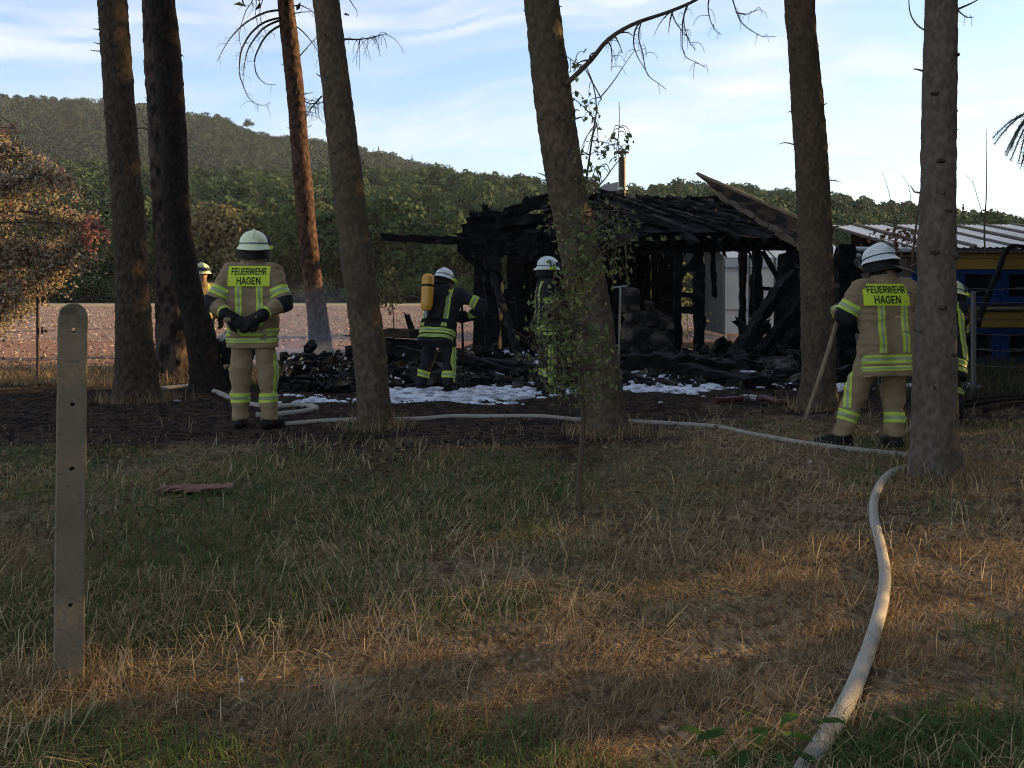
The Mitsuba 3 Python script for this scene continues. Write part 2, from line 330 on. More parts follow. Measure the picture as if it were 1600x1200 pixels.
def inst(key, g, loc, s=1.0, rz=0.0, sz=None):
    t = T().translate([float(v) for v in loc]).rotate([0, 0, 1], float(rz)).scale([s, s, sz or s])
    scene[key] = {'type': 'instance', 'g': {'type': 'ref', 'id': g}, 'to_world': t}
for i in range(4): group(f'edge_crown_{i}', crown(100 + i, 3800, 0.55, 12, 8.5, base=0.02, clumps=34), 'leaf_wood')
for i in range(4): group(f'hill_crown_{i}', crown(120 + i, 1000, 1.0, 12, 9.5, base=0.02), 'leaf_hill')
for i in range(3): group(f'far_crown_{i}', crown(140 + i, 420, 1.9, 13, 12, base=0.02, clumps=14), 'leaf_far')
group('far_conifer', conifer(150, 260, 1.9, 17, 6.5), 'conifer_far')
group('mid_conifer', conifer(151, 900, 0.9, 15, 5.0), 'conifer_far')
group('brown_crown', crown(160, 3800, 0.55, 12, 9, base=0.05, clumps=30), 'leaf_brown')
rng = np.random.default_rng(7)
RA = ip([(-600, 320), (0, 330), (140, 318), (300, 312), (345, 305), (420, 326), (480, 308), (560, 306), (640, 312), (750, 318), (850, 335), (950, 345), (1100, 352), (1600, 375), (2600, 390)])
# the front row along the field: each tree a thing
k = 0
for x in np.arange(-88, 104, 5.6):
    x = x + rng.uniform(-1.2, 1.2); y = 116 + rng.uniform(-2.5, 3)
    px = CX + F * x / y
    top = Z_(RA(px) + rng.uniform(-6, 18), y); z = float(hill(x, y)); h = top - z
    brown = 300 < px < 372
    key = numbered('broadleaf_tree')
    inst(key, 'brown_crown' if brown else f'edge_crown_{k % 4}', (x, y, z - 0.3), h / 12 * rng.uniform(0.92, 1.08), rng.random() * 360, h / 12)
    tag(key, 'yellow brown rounded tree at the wood edge behind the standing firefighter' if brown else 'dark green leafy tree in the front row of the wood beyond the brown field', 'tree', None if brown else 'trees along the far edge of the field')
    k += 1
BROWN = [q for q in labels if q.startswith('broadleaf_tree') and 'yellow' in labels[q]['label']]
for q in BROWN: labels[q]['group'] = 'yellow brown trees at the wood edge'
n = 0
def wood(g, x, y, s, dz=-0.4):
    global n
    inst(f'woodland__{n:04d}' if n else 'woodland__0000', g, (x, y, float(hill(np.array(x), np.array(y))) + dz), s * rng.uniform(0.8, 1.2), rng.random() * 360); n += 1
for x in np.arange(-84, 96, 2.6):
    wood(f'edge_crown_{rng.integers(4)}', x, 113.6 + rng.uniform(-0.8, 1.2), rng.uniform(0.22, 0.42), -0.9)
for y in np.arange(121, 166, 7.0):
    for x in np.arange(-0.68 * y, 0.8 * y, 7.0):
        wood(f'edge_crown_{rng.integers(4)}', x + rng.uniform(-2, 2), y + rng.uniform(-2, 2), 0.86 + 0.0011 * (y - 121))
y = 172.0
while y < 415:
    st = 7.2 + 0.004 * (y - 170)
    for x in np.arange(-0.68 * y, 0.72 * y, st):
        if y > 345 and x / y > -0.1 + 0.2 * 0: 
            if rng.random() < 0.6: continue
        xx, yy = x + rng.uniform(-2.4, 2.4), y + rng.uniform(-2.4, 2.4)
        con = meshkit.noise(np.array([xx * 0.02, yy * 0.02, 3.0])) > 0.70
        wood('mid_conifer' if con and y < 300 and rng.random() < 0.4 else f'hill_crown_{rng.integers(4)}', xx, yy, 0.78)
    y += st * 1.08
while y < 830:
    st = 10.0
    for x in np.arange(-0.68 * y, 0.06 * y, st):
        xx, yy = x + rng.uniform(-3.5, 3.5), y + rng.uniform(-3.5, 3.5)
        con = meshkit.noise(np.array([xx * 0.012, yy * 0.012, 8.0])) > 0.55
        wood('far_conifer' if con and rng.random() < 0.35 else f'far_crown_{rng.integers(3)}', xx, yy, 0.85)
    y += st * 1.15
tag('woodland', 'dense mixed wood covering the hills behind the field', 'wood', kind='stuff')
# the lone crown standing proud on the ridge
p = P(388, 212, 790); key = numbered('ridge_tree')
pz = float(hill(np.array(p[0]), np.array(p[1])))
inst(key + '__crown', 'far_crown_0', (p[0], p[1], Z_(204, 790)), 0.72, 20)
add(key + '__trunk', tube([(p[0], p[1], pz - 0.5), (p[0] + 0.3, p[1], Z_(200, 790))], [0.45, 0.3], 7), 'twig')
tag(key, 'lone tree standing proud of the wood on the left ridge', 'tree')

# stubble and clods on the field
rng = np.random.default_rng(17)
N = 16000
yy = 13.5 * (75 / 13.5) ** rng.random(N); xx = rng.uniform(-0.66, 0.66, N) * yy
keep = ~((yy < 23.5) & (xx > -2.0)); xx, yy = xx[keep], yy[keep]
zz = np.where(yy < 23.6, gz(xx, yy), plane(yy) - 0.02)
v, f = leaves(np.stack([xx, yy, zz + 0.02], 1), rng.uniform(0.04, 0.15, len(xx)) * (0.6 + yy / 60), rng, up=0.5, width=0.35)
cols = np.array([(0.42, 0.32, 0.24), (0.30, 0.19, 0.14), (0.15, 0.09, 0.07), (0.5, 0.42, 0.33)])[rng.integers(0, 4, len(xx))]
add('stubble', tm(v, f), 'solid_vc', False, color=np.repeat(cols, 4, 0)); tag('stubble', 'short straw stubble and clods on the reddish field', 'stubble', kind='stuff')
# ------------------------------------------------------------------ spruces among which the photograph was taken
def spruce_crown(seed, z0, h, w, n_br=80, per=46):
    """Drooping needle sprays on whorls of branches; z from z0 to z0 + h."""
    rng = np.random.default_rng(seed); pos, tubes = [], []
    for b in range(n_br):
        t = (b + rng.random()) / n_br; a = b * 2.4 + rng.normal() * 0.3
        L = w / 2 * (1 - t) ** 0.7 * rng.uniform(0.75, 1.1) + 0.3
        s = np.sort(rng.random(per) ** 0.7)
        r = s * L; z = z0 + t * h + 0.15 * L * s - 0.42 * L * s ** 2
        side = rng.normal(size=per) * 0.24 * L * (1 - 0.5 * s)
        ca, sa = math.cos(a), math.sin(a)
        pos.append(np.stack([r * ca - side * sa, r * sa + side * ca, z - np.abs(side) * 0.4 - rng.random(per) * 0.25], 1))
    pos = np.vstack(pos)
    v, f = leaves(pos, rng.uniform(0.18, 0.42, len(pos)), rng, up=-0.5, width=0.35)
    return tm(v, f)
group('spruce_top', spruce_crown(5, 0, 10.0, 3.6, 90, 40), 'needles')
group('unseen_spruce', spruce_crown(6, 0.8, 17.0, 5.4, 170, 60), 'needles')

def trunk_pts(pix, base, Y):
    """Trunk axis through photo points (px, py, width px) at depth Y, carried on up to about 15 m."""
    pts = [(X_(px, Y), Y, Z_(py, Y), w / 2 / F * Y) for px, py, w in pix]
    pts.sort(key=lambda q: q[2])
    a, b = np.array(pts[-3]), np.array(pts[-1]); top = 15.5
    d = (b - a) / (b[2] - a[2])
    up = [b + d * (z - b[2]) for z in np.linspace(b[2], top, 7)[1:]]
    for q, z in zip(up, np.linspace(b[2], top, 7)[1:]): q[3] = max(b[3] * (1 - 0.8 * (z - b[2]) / (top - b[2])), 0.02)
    gzb = float(gz(pts[0][0], Y))
    first = np.array(pts[0]); first[2] = gzb - 0.15
    return np.vstack([first] + pts[(1 if pts[0][2] < gzb + 0.05 else 0):] + up)

TREES = []
def spruce(pix, Y, mat, label, seed, crown=True, flare=0.42, rough=0.013, crown_s=1.0, roots=5):
    key = numbered('spruce_tree'); q = trunk_pts(pix, None, Y)
    n = 200
    # dense sampling below the top of the frame
    sp = spline(q, 400); zs = np.concatenate([np.linspace(sp[0, 2], 6, 200), np.linspace(6.2, 15.4, 30)])
    p = np.stack([np.interp(zs, sp[:, 2], sp[:, k]) for k in range(4)], 1); p[:, 2] = zs
    sides = 56
    ang = np.arange(sides) * 2 * np.pi / sides
    g0 = float(gz(p[0, 0], Y)); hgt = np.maximum(zs - g0, 0)
    rng = np.random.default_rng(seed); ph = rng.random() * 6
    fl = np.exp(-hgt / 0.16)[:, None] * flare * (0.55 + 0.6 * np.cos(ang * roots + ph)[None] * (0.5 + 0.5 * np.sin(ang * 2 + ph))[None])
    r = p[:, 3:4] * (1 + fl)
    c, s = np.cos(ang), np.sin(ang)
    nz = np.stack([c[None] * r * 1.0 + p[:, :1], s[None] * r + p[:, 1:2], np.broadcast_to(zs[:, None], r.shape)], -1)
    amp = rough * (p[:, 3:4] / 0.16)
    d = (meshkit.fbm(nz * [16, 16, 9], 4, seed) - 0.5) * 2 * amp + (meshkit.fbm(nz * [3, 3, 1.3], 2, seed + 5) - 0.5) * 1.6 * amp
    # plate edges: little outward steps
    pl = meshkit.noise(nz * [34, 34, 17], seed + 9); d = d + 0.35 * amp * (pl > 0.62)
    v = np.stack([p[:, :1] + (r + d) * c, p[:, 1:2] + (r + d) * s, np.broadcast_to(zs[:, None], r.shape)], -1).reshape(-1, 3)
    m = len(zs); i, j = np.meshgrid(np.arange(m - 1), np.arange(sides), indexing='ij')
    qd = np.stack([i * sides + j, i * sides + (j + 1) % sides, (i + 1) * sides + (j + 1) % sides, (i + 1) * sides + j], -1).reshape(-1, 4)
    add(key + '__trunk', tm(v, np.vstack([qd[:, [0, 1, 2]], qd[:, [0, 2, 3]]])), mat, True)
    # stubs of dead twigs along the bark
    st = []
    for k in range(46):
        z = rng.uniform(0.5, 5.8); a = rng.random() * 6.28
        c0 = np.array([np.interp(z, zs, p[:, k2]) for k2 in range(4)])
        o = np.array([math.cos(a), math.sin(a), rng.uniform(-0.1, 0.5)])
        b = np.array([c0[0], c0[1], z]) + o * [c0[3], c0[3], 0] * 0.95
        L = rng.uniform(0.02, 0.09) if rng.random() < 0.85 else rng.uniform(0.1, 0.22)
        st.append(tube([b, b + o * L * 0.6, b + o * L + [0, 0, rng.normal() * 0.02]], [0.009, 0.006, 0.003], 5))
    k2 = add(key + '__twig_stub', cat(st), mat); tag(k2, kind='stuff')
    if crown:
        zt = 7.2; c0 = [np.interp(zt, zs, p[:, k]) for k in range(2)]
        inst(key + '__crown', 'spruce_top', (c0[0], c0[1], zt), crown_s, rng.random() * 360)
    tag(key, label, 'tree', None)
    TREES.append((key, zs, p)); return key
T1 = spruce([(216, 625, 66), (212, 560, 58), (207, 450, 50), (198, 300, 46), (186, 150, 45), (176, 0, 43)], 10.6, 'bark_dark', 'thick dark brown spruce trunk, leftmost of the big trunks', 1, flare=0.5)
T2 = spruce([(276, 600, 62), (272, 500, 54), (264, 330, 48), (254, 150, 47), (246, 0, 46)], 13.1, 'bark_patchy', 'scorched upright spruce trunk with flaking patches, behind the leaning black trunk', 2)
T3 = spruce([(330, 615, 52), (313, 520, 46), (290, 430, 40), (276, 330, 40), (270, 200, 41), (262, 90, 41), (252, 0, 40)], 11.7, 'bark_burnt', 'black burnt spruce trunk bent and leaning left, just left of the standing firefighter', 3, flare=0.3)
T4 = spruce([(504, 580, 40), (499, 520, 33), (484, 400, 29), (473, 280, 28), (461, 140, 27), (446, 0, 25)], 15.8, 'bark_red', 'slim reddish spruce trunk with charred foot and bare curved twigs', 4, flare=0.5, crown_s=0.8)
T5 = spruce([(588, 668, 58), (582, 600, 51), (567, 470, 50), (548, 330, 49), (527, 150, 45), (509, 0, 41)], 8.5, 'bark_brown', 'brown spruce trunk leaning left between the slim reddish trunk and the bottle carrier', 5, flare=0.22)
T6 = spruce([(950, 685, 72), (942, 620, 64), (925, 500, 64), (903, 380, 62), (887, 300, 62), (864, 150, 59), (846, 0, 54)], 8.05, 'bark_brown', 'brown spruce trunk leaning left behind the leafy sapling, in front of the burnt hut', 6, flare=0.36)
T7 = spruce([(1277, 648, 60), (1279, 560, 50), (1276, 420, 50), (1268, 250, 49), (1258, 120, 47), (1249, 0, 44)], 9.85, 'bark_brown', 'brown spruce trunk at the right end of the burnt hut, left of the pole holder', 7)
T8 = spruce([(1461, 750, 78), (1460, 690, 68), (1461, 560, 62), (1464, 410, 53), (1464, 388, 56), (1465, 340, 52), (1468, 150, 50), (1471, 0, 47)], 6.2, 'bark_grey', 'greyish spruce trunk nearest the viewer, beside the pale hose on the right', 8, flare=0.3, rough=0.010)

kz = [(Z_(py, 6.2), a) for py, a in ((205, 1.2), (255, 4.4), (330, 4.9), (395, 4.2), (402, 5.6), (480, 4.6), (552, 5.2), (150, 4.0), (90, 5.4))]
kn = []
for z_, a_ in kz:
    k_, zs_, p_ = TREES[-1]; c_ = np.array([np.interp(z_, zs_, p_[:, q]) for q in range(4)]); o_ = np.array([math.cos(a_), math.sin(a_), 0.0])
    m_ = trimesh.creation.icosphere(2, 1.0); v_ = np.array(m_.vertices) * [0.030, 0.030, 0.016]; v_ += (meshkit.fbm(v_ * 60 + z_ * 9, 3, 3)[:, None] - 0.5) * 0.012
    kn.append((tm(v_ + [c_[0], c_[1], z_] + o_ * (c_[3] - 0.006), m_.faces)))
for m_ in kn: add(T8 + '__knot', m_, 'bark_dark', True)
def at_trunk(key, z):
    for k, zs, p in TREES:
        if k == key: return np.array([np.interp(z, zs, p[:, 0]), np.interp(z, zs, p[:, 1]), z])
def px_path(pts, Y, dy=0.0):
    return np.array([P(a, b, Y + dy * i / max(1, len(pts) - 1)) for i, (a, b) in enumerate(pts)])
def branch(tree, pts, Y, r0, r1, mat='twig_dead', dy=0.0, n=26, twigs=0, seed=0, tl=0.25, droop=0.8):
    """A bare branch along photo points, with side twigs, as one part."""
    c = spline(px_path(pts, Y, dy), n); rng = np.random.default_rng(seed)
    c = c + (meshkit.noise(c * 5, seed)[:, None] - 0.5) * 0.02
    ms = [tube(c, np.linspace(r0, r1, n), 7)]
    for k in range(twigs):
        i = int(rng.uniform(0.15, 0.97) * n); o = rng.normal(size=3) * [1, 1, 0.3]; o[2] -= droop; o = unit(o) * tl * rng.uniform(0.3, 1.1)
        e = [c[i], c[i] + o * 0.5 + [0, 0, 0.03], c[i] + o + [0, 0, -0.03]]
        ms.append(tube(spline(e, 6), np.linspace(max(r1, 0.003), 0.0018, 6), 4))
    return add(tree + '__branch', cat(ms), mat)
Y4 = 15.7
for i, (pts, tw) in enumerate([
        ([(438, 16), (420, 18), (400, 26), (376, 42), (356, 66), (339, 97)], 12),
        ([(438, 28), (415, 34), (392, 52), (378, 78), (374, 105), (378, 128), (386, 148), (397, 160), (410, 165), (423, 160)], 14),
        ([(438, 32), (415, 42), (398, 60), (386, 82), (381, 108), (381, 128)], 12),
        ([(440, 39), (420, 52), (405, 74), (398, 95), (399, 112), (408, 126), (420, 132), (432, 132)], 8),
        ([(400, -40), (395, 0), (383, 20), (376, 45), (374, 62), (378, 78)], 6),
        ([(396, -60), (400, 0), (399, 20), (402, 38), (403, 50)], 4),
        ([(425, -40), (410, 0), (406, 18), (409, 40), (417, 55)], 8),
        ([(458, 10), (468, 8), (480, 14), (490, 20), (500, 26)], 4), ([(459, 21), (472, 19), (488, 18)], 3),
        ([(463, 42), (478, 55), (494, 76), (505, 96)], 5), ([(468, 88), (482, 72), (500, 52)], 3),
        ([(476, 158), (490, 162), (505, 160)], 5)]):
    branch(T4, pts, Y4, 0.022 if i < 4 else 0.012, 0.004, twigs=tw, seed=40 + i, tl=0.22)
branch(T5, [(533, 62), (552, 62), (575, 60), (590, 56), (604, 53)], 8.4, 0.010, 0.003, twigs=26, seed=60, tl=0.24, droop=0.9)
branch(T5, [(538, 22), (545, 24)], 8.4, 0.012, 0.006, seed=61, n=6)
branch(T5, [(540, -6), (550, 8), (557, 20), (556, 28)], 8.4, 0.006, 0.002, seed=62)
branch(T5, [(503, 150), (494, 160), (484, 172), (478, 184)], 8.4, 0.009, 0.003, twigs=30, seed=63, tl=0.22)
branch(T6, [(884, 132), (905, 112), (925, 92), (950, 62), (975, 45), (1000, 33), (1040, 20), (1075, 6), (1110, -12), (1180, -40)], 7.9, 0.024, 0.010, mat='twig', twigs=8, seed=64, tl=0.3)
for i, pts in enumerate([[(1000, 35), (992, 50), (990, 66), (995, 85), (1005, 105), (1014, 120)], [(1002, 36), (998, 60), (1004, 85), (1012, 115), (1030, 132), (1040, 140)],
                         [(1075, 8), (1066, 40), (1066, 70), (1072, 88), (1090, 98), (1103, 106)], [(1073, 8), (1068, 30), (1075, 60), (1088, 78)], [(1050, 16), (1054, 32), (1062, 45), (1078, 62)],
                         [(1110, -8), (1106, 10), (1110, 30), (1126, 54)], [(1140, -20), (1148, 10), (1158, 32), (1180, 50), (1196, 57), (1214, 56)], [(1150, 18), (1165, 22), (1182, 14)], [(950, 64), (955, 75), (956, 90), (954, 112)], [(960, 55), (968, 72), (972, 84)]]):
    branch(T6, pts, 7.85, 0.007, 0.0025, twigs=5, seed=70 + i, tl=0.14, droop=0.5)
branch(T8, [(1448, 48), (1432, 36), (1422, 14), (1420, -12)], 6.15, 0.006, 0.003, seed=85)
branch(T8, [(1494, 14), (1503, 22), (1512, 27), (1522, 26)], 6.15, 0.006, 0.002, twigs=3, seed=86, tl=0.06)

# unseen spruces right of the frame, placed to keep the low sun off the ground
rng = np.random.default_rng(31)
sxy, nxy = np.array([math.sin(math.radians(SUN_AZ)), math.cos(math.radians(SUN_AZ))]), np.array([-math.cos(math.radians(SUN_AZ)), math.sin(math.radians(SUN_AZ))])
def shade_tree(a, extra=0.0, s=1.0, up=0.0):
    d = 8.0 + extra
    while True:
        q = sxy * d + nxy * a
        if q[0] > 0.578 * max(q[1], 0) + 3.3 * s: break
        d += 0.4
    key = numbered('spruce_tree'); z = float(plane(q[1]))
    inst(key + '__crown', 'unseen_spruce', (q[0], q[1], z + up), s, rng.random() * 360)
    add(key + '__trunk', tube([(q[0], q[1], z - 0.2), (q[0], q[1], z + 8 * s), (q[0], q[1], z + 17.5 * s)], [0.2 * s, 0.13 * s, 0.02], 12), 'bark_brown', True)
    tag(key, 'unseen spruce right of the frame, placed to shade the ground', 'tree', 'unseen spruces placed to shade the ground')
SHADE = [(-6.5, 0, 1), (-4.2, 2, .9), (-1.9, 0, .9), (-0.2, 3, .9), (1.9, 0, .8, 1.45), (4.0, 1.5, .85, 1.6), (6.0, 3, .9, 1.0), (9.2, 0, 1), (10.5, 5, .9), (12.3, 2, .85), (8.6, 9, 1.0), (-3.0, 8, 1.1), (5.4, 10, 1.0)]
for q_ in SHADE: shade_tree(*q_)
# one of them reaches into the picture with a hanging spray
key = numbered('spruce_tree')
c = P(1640, 150, 6.0); z = float(plane(6.0))
add(key + '__trunk', tube([(5.6, 6.2, z - 0.2), (5.6, 6.2, 8), (5.6, 6.2, 14)], [0.16, 0.1, 0.02], 14), 'bark_brown', True)
inst(key + '__crown', 'spruce_top', (5.6, 6.2, 5.4), 0.85, 20)
tw, nd = [], []
rng = np.random.default_rng(77)
main = spline(np.array([[5.5, 6.2, 2.75], [4.6, 6.1, 2.72], [3.9, 6.0, 2.62], [3.55, 6.0, 2.5]]), 20)
tw.append(tube(main, np.linspace(0.02, 0.006, 20), 6))
for px, py, qx, qy in [(1600, 178, 1556, 214), (1606, 180, 1572, 244), (1610, 185, 1586, 250), (1618, 185, 1596, 262), (1625, 180, 1606, 258), (1604, 186, 1580, 232), (1640, 175, 1626, 260), (1655, 170, 1650, 255)]:
    for rep in range(2):
        a, b = P(px, py, 6.0 + rng.normal() * 0.05), P(qx + rng.normal() * 3, qy + rng.normal() * 4, 5.95 + rng.normal() * 0.08)
        c = spline([a, (a + b) / 2 + [0, 0, 0.02], b], 14); tw.append(tube(c, np.linspace(0.006, 0.003, 14), 5))
        for i in range(14 * 16):
            q = c[rng.integers(0, 14)] + rng.normal(size=3) * 0.006
            o = unit(rng.normal(size=3) + unit(b - a) * 1.2) * rng.uniform(0.012, 0.022)
            nd.append((q, o))
add(key + '__branch', cat(tw), 'twig')
pos = np.array([q + o / 2 for q, o in nd]); o = np.array([o for _, o in nd])
sd = np.cross(o, rng.normal(size=o.shape)); sd = sd / np.linalg.norm(sd, axis=1, keepdims=True) * 0.0016
v = np.stack([pos - o / 2 - sd, pos - o / 2 + sd, pos + o / 2], 1).reshape(-1, 3)
kk = add(key + '__needles', tm(v, np.arange(len(v)).reshape(-1, 3)), 'needles'); tag(kk, kind='stuff')
tag(key, 'spruce whose drooping needle spray hangs in at the right edge against the sky', 'tree')

# ------------------------------------------------------------------ autumn tree on the left
key = numbered('autumn_tree'); Y = 13.0; rng = np.random.default_rng(91)
b0 = np.array([-9.6, 13.2, float(gz(-9.6, 13.2))])
add(key + '__trunk', tube(spline([b0 - [0, 0, 0.2], b0 + [0.1, 0, 1.0], b0 + [0.5, -0.1, 2.0], b0 + [0.9, -0.1, 3.6]], 20), np.linspace(0.15, 0.06, 20), 14, noise_amp=0.01), 'twig', True)
limbs = [[(-150, 380), (-60, 340), (20, 330), (90, 340), (160, 372)], [(-150, 420), (-60, 440), (10, 470), (-10, 478), (40, 445), (130, 395)], [(-140, 330), (-60, 285), (10, 255), (60, 246)], [(-120, 300), (-40, 250), (4, 215), (24, 204)],
         [(-150, 440), (-70, 470), (0, 482), (18, 462), (48, 444)], [(-150, 400), (-60, 390), (30, 400), (100, 392), (146, 362)], [(-100, 340), (0, 300), (70, 285), (110, 280)], [(-120, 400), (-30, 420), (50, 415), (95, 428)], [(-150, 360), (-80, 300), (-20, 250), (20, 232)]]
ms, tips = [], []
for i, l in enumerate(limbs):
    for rep in range(3):
        Yr = Y + rng.normal() * 0.9 * (rep > 0); jit = rng.normal(size=(len(l), 2)) * (16 if rep else 0); jit[0] = 0
        c = spline(np.array([P(a + u, b_ + w, Yr) for (a, b_), (u, w) in zip(l, jit)]), 24)
        ms.append(tube(c, np.linspace(0.035 if rep == 0 else 0.02, 0.005, 24), 6))
        for k in range(26):
            s = c[int(rng.uniform(0.35, 1) * 23)]; e = s + unit(rng.normal(size=3) + [0.2, 0, -0.15]) * rng.uniform(0.12, 0.5)
            m_ = (s + e) / 2 + [0, 0, 0.04]; cc = spline([s, m_, e], 6); ms.append(tube(cc, np.linspace(0.006, 0.002, 6), 4)); tips.append(cc)
kk = add(key + '__limb', cat(ms), 'twig')
pos = np.vstack([c[rng.integers(0, 6, 34)] + rng.normal(size=(34, 3)) * 0.055 for c in tips])
ppx, ppy = CX + F * pos[:, 0] / pos[:, 1], CY - F * (pos[:, 2] - EYE) / pos[:, 1]
ok = (ppy < 492 - 0.62 * ppx + 50) & (ppx < 172) & (ppy > np.interp(ppx, [-200, 0, 40, 80, 115, 150, 170], [190, 212, 235, 252, 278, 322, 362]) + rng.normal(size=len(ppx)) * 5)
pos = pos[ok]
v, f = leaves(pos, rng.uniform(0.04, 0.085, len(pos)), rng, up=-0.5, width=0.6, fold=0.25)
pal = np.array([(0.36, 0.29, 0.20), (0.46, 0.38, 0.275), (0.27, 0.205, 0.145), (0.56, 0.48, 0.36), (0.22, 0.24, 0.10), (0.36, 0.17, 0.15), (0.16, 0.115, 0.085)])
ci = rng.choice(7, len(pos), p=[.24, .22, .18, .12, .10, .04, .10])
red = (np.hypot(CX + F * pos[:, 0] / pos[:, 1] - 150, CY - F * (pos[:, 2] - EYE) / pos[:, 1] - 365) < 28) & (rng.random(len(pos)) < 0.7); ci[red] = 5
kk = add(key + '__foliage', tm(v, f), 'leaf_vc', color=np.repeat(pal[ci], 4, 0)); tag(kk, kind='stuff')
tag(key, 'small tree with withered brown and reddish leaves reaching in from the left edge', 'tree')

# ------------------------------------------------------------------ saplings and weeds
def sapling(name, stems, leafspots, Y, label, cat_, leaf=0.045, r0=0.012, cols=((0.07, 0.10, 0.03), (0.10, 0.12, 0.04), (0.05, 0.075, 0.03)), seed=0, wilt=-0.3, depth=0.15, dens=1.0):
    key = numbered(name); rng = np.random.default_rng(seed); ms = []; curves = []
    for pts, ra, rb in stems:
        c = spline(px_path(pts, Y), 30); c[:, 1] += np.linspace(0, rng.normal() * depth, 30); curves.append(c)
        ms.append(tube(c, np.linspace(ra, rb, 30), 6))
    pos = []
    for px, py, sx, sy, n in leafspots:
        n = int(n * (dens if n > 15 else 1))
        c0 = np.stack([X_(px + rng.normal(size=n) * sx, Y), Y + rng.normal(size=n) * depth, Z_(py + rng.normal(size=n) * sy, Y)], 1)
        pos.append(c0)
        allc = np.vstack(curves)
        for q in c0[::3]:
            s = allc[np.argmin(np.linalg.norm(allc - q - [0, 0, 0.05], axis=1))]
            ms.append(tube(spline([s, (s + q) / 2 + [0, 0, 0.03], q], 5), np.linspace(0.003, 0.0012, 5), 4))
    kk = add(key + '__stem', cat(ms), 'twig'); tag(kk, kind='stuff')
    if pos:
        pos = np.vstack(pos); v, f = leaves(pos, leaf * rng.uniform(0.6, 1.35, len(pos)), rng, up=wilt, width=0.62, fold=0.18)
        kk = add(key + '__foliage', tm(v, f), 'leaf_vc', color=np.repeat(np.array(cols)[rng.integers(0, len(cols), len(pos))], 4, 0)); tag(kk, kind='stuff')
    tag(key, label, cat_); return key
sapling('sapling', [
    ([(908, 812), (904, 765), (910, 700), (913, 640), (905, 580), (898, 520), (902, 440), (908, 380), (916, 310), (925, 250), (934, 190), (940, 155), (938, 130), (931, 100), (924, 84)], 0.017, 0.003),
    ([(938, 152), (955, 135), (966, 120), (976, 108)], 0.004, 0.0015), ([(916, 310), (945, 280), (958, 262), (972, 245), (985, 232)], 0.005, 0.002),
    ([(933, 195), (918, 176), (900, 162), (888, 155)], 0.004, 0.002), ([(940, 155), (925, 130), (912, 110), (896, 100), (882, 92)], 0.004, 0.002),
    ([(965, 225), (967, 190), (966, 160)], 0.003, 0.0015), ([(900, 520), (870, 490), (845, 480), (828, 500)], 0.006, 0.002), ([(905, 580), (880, 560), (855, 560), (835, 575)], 0.006, 0.002),
    ([(904, 430), (930, 400), (960, 385), (985, 372)], 0.006, 0.002), ([(908, 380), (880, 350), (850, 345)], 0.005, 0.002), ([(912, 640), (880, 620), (850, 610)], 0.005, 0.002), ([(912, 350), (940, 330), (975, 330)], 0.005, 0.002)],
    [(905, 100, 9, 6, 9), (897, 118, 5, 6, 4), (895, 152, 5, 3, 3), (913, 164, 6, 6, 8), (918, 182, 5, 4, 6), (934, 170, 5, 5, 4), (948, 218, 9, 7, 10), (930, 225, 10, 8, 8), (978, 218, 5, 10, 10), (970, 232, 6, 5, 6), (950, 240, 6, 7, 8), (905, 232, 8, 8, 12), (922, 262, 10, 8, 14), (942, 268, 8, 5, 10), (912, 285, 9, 9, 14), (965, 240, 10, 4, 8),
     (880, 350, 18, 18, 46), (908, 390, 18, 22, 100), (908, 430, 18, 22, 100), (925, 345, 20, 20, 50), (955, 360, 18, 16, 34), (975, 345, 10, 14, 14), (960, 400, 14, 18, 26), (958, 425, 10, 12, 16), (890, 470, 26, 20, 110), (870, 500, 24, 18, 80), (895, 530, 26, 20, 120), (915, 570, 24, 22, 110), (860, 545, 20, 18, 44), (875, 590, 22, 16, 70), (900, 615, 22, 12, 60), (848, 505, 14, 14, 24), (938, 540, 12, 20, 30)],
    5.1, 'slender leafy sapling with thin bare stem, before the spruce trunk leaning at the hut', 'sapling', leaf=0.036, seed=3, depth=0.16, dens=1.35, cols=((0.16, 0.19, 0.075), (0.125, 0.15, 0.06), (0.21, 0.225, 0.10), (0.10, 0.125, 0.05)))
sapling('sapling', [([(616, 520), (614, 480), (612, 440), (611, 424)], 0.012, 0.003), ([(614, 480), (602, 462), (596, 450)], 0.004, 0.002), ([(613, 470), (624, 452), (630, 444)], 0.004, 0.002)],
    [(612, 432, 5, 8, 30), (604, 455, 8, 10, 46), (622, 455, 8, 10, 46), (612, 470, 11, 8, 50), (600, 470, 6, 6, 20)], 15.5, 'small pale sapling behind the board heap, against the field', 'sapling', leaf=0.075, seed=4, cols=((0.20, 0.17, 0.08), (0.13, 0.13, 0.05), (0.24, 0.2, 0.11)))
sapling('bare_sapling', [([(1424, 420), (1428, 380), (1434, 330), (1440, 270), (1441, 200)], 0.012, 0.003), ([(1432, 345), (1424, 320), (1418, 290), (1405, 272)], 0.005, 0.002), ([(1540, 400), (1538, 360), (1541, 300), (1541, 240), (1541, 200)], 0.010, 0.002), ([(1538, 345), (1528, 310), (1520, 285), (1508, 272)], 0.005, 0.002), ([(1520, 285), (1526, 276)], 0.003, 0.001)],
    [], 9.0, 'thin leafless saplings rising against the sky either side of the nearest trunk', 'sapling', seed=5, depth=0.02)
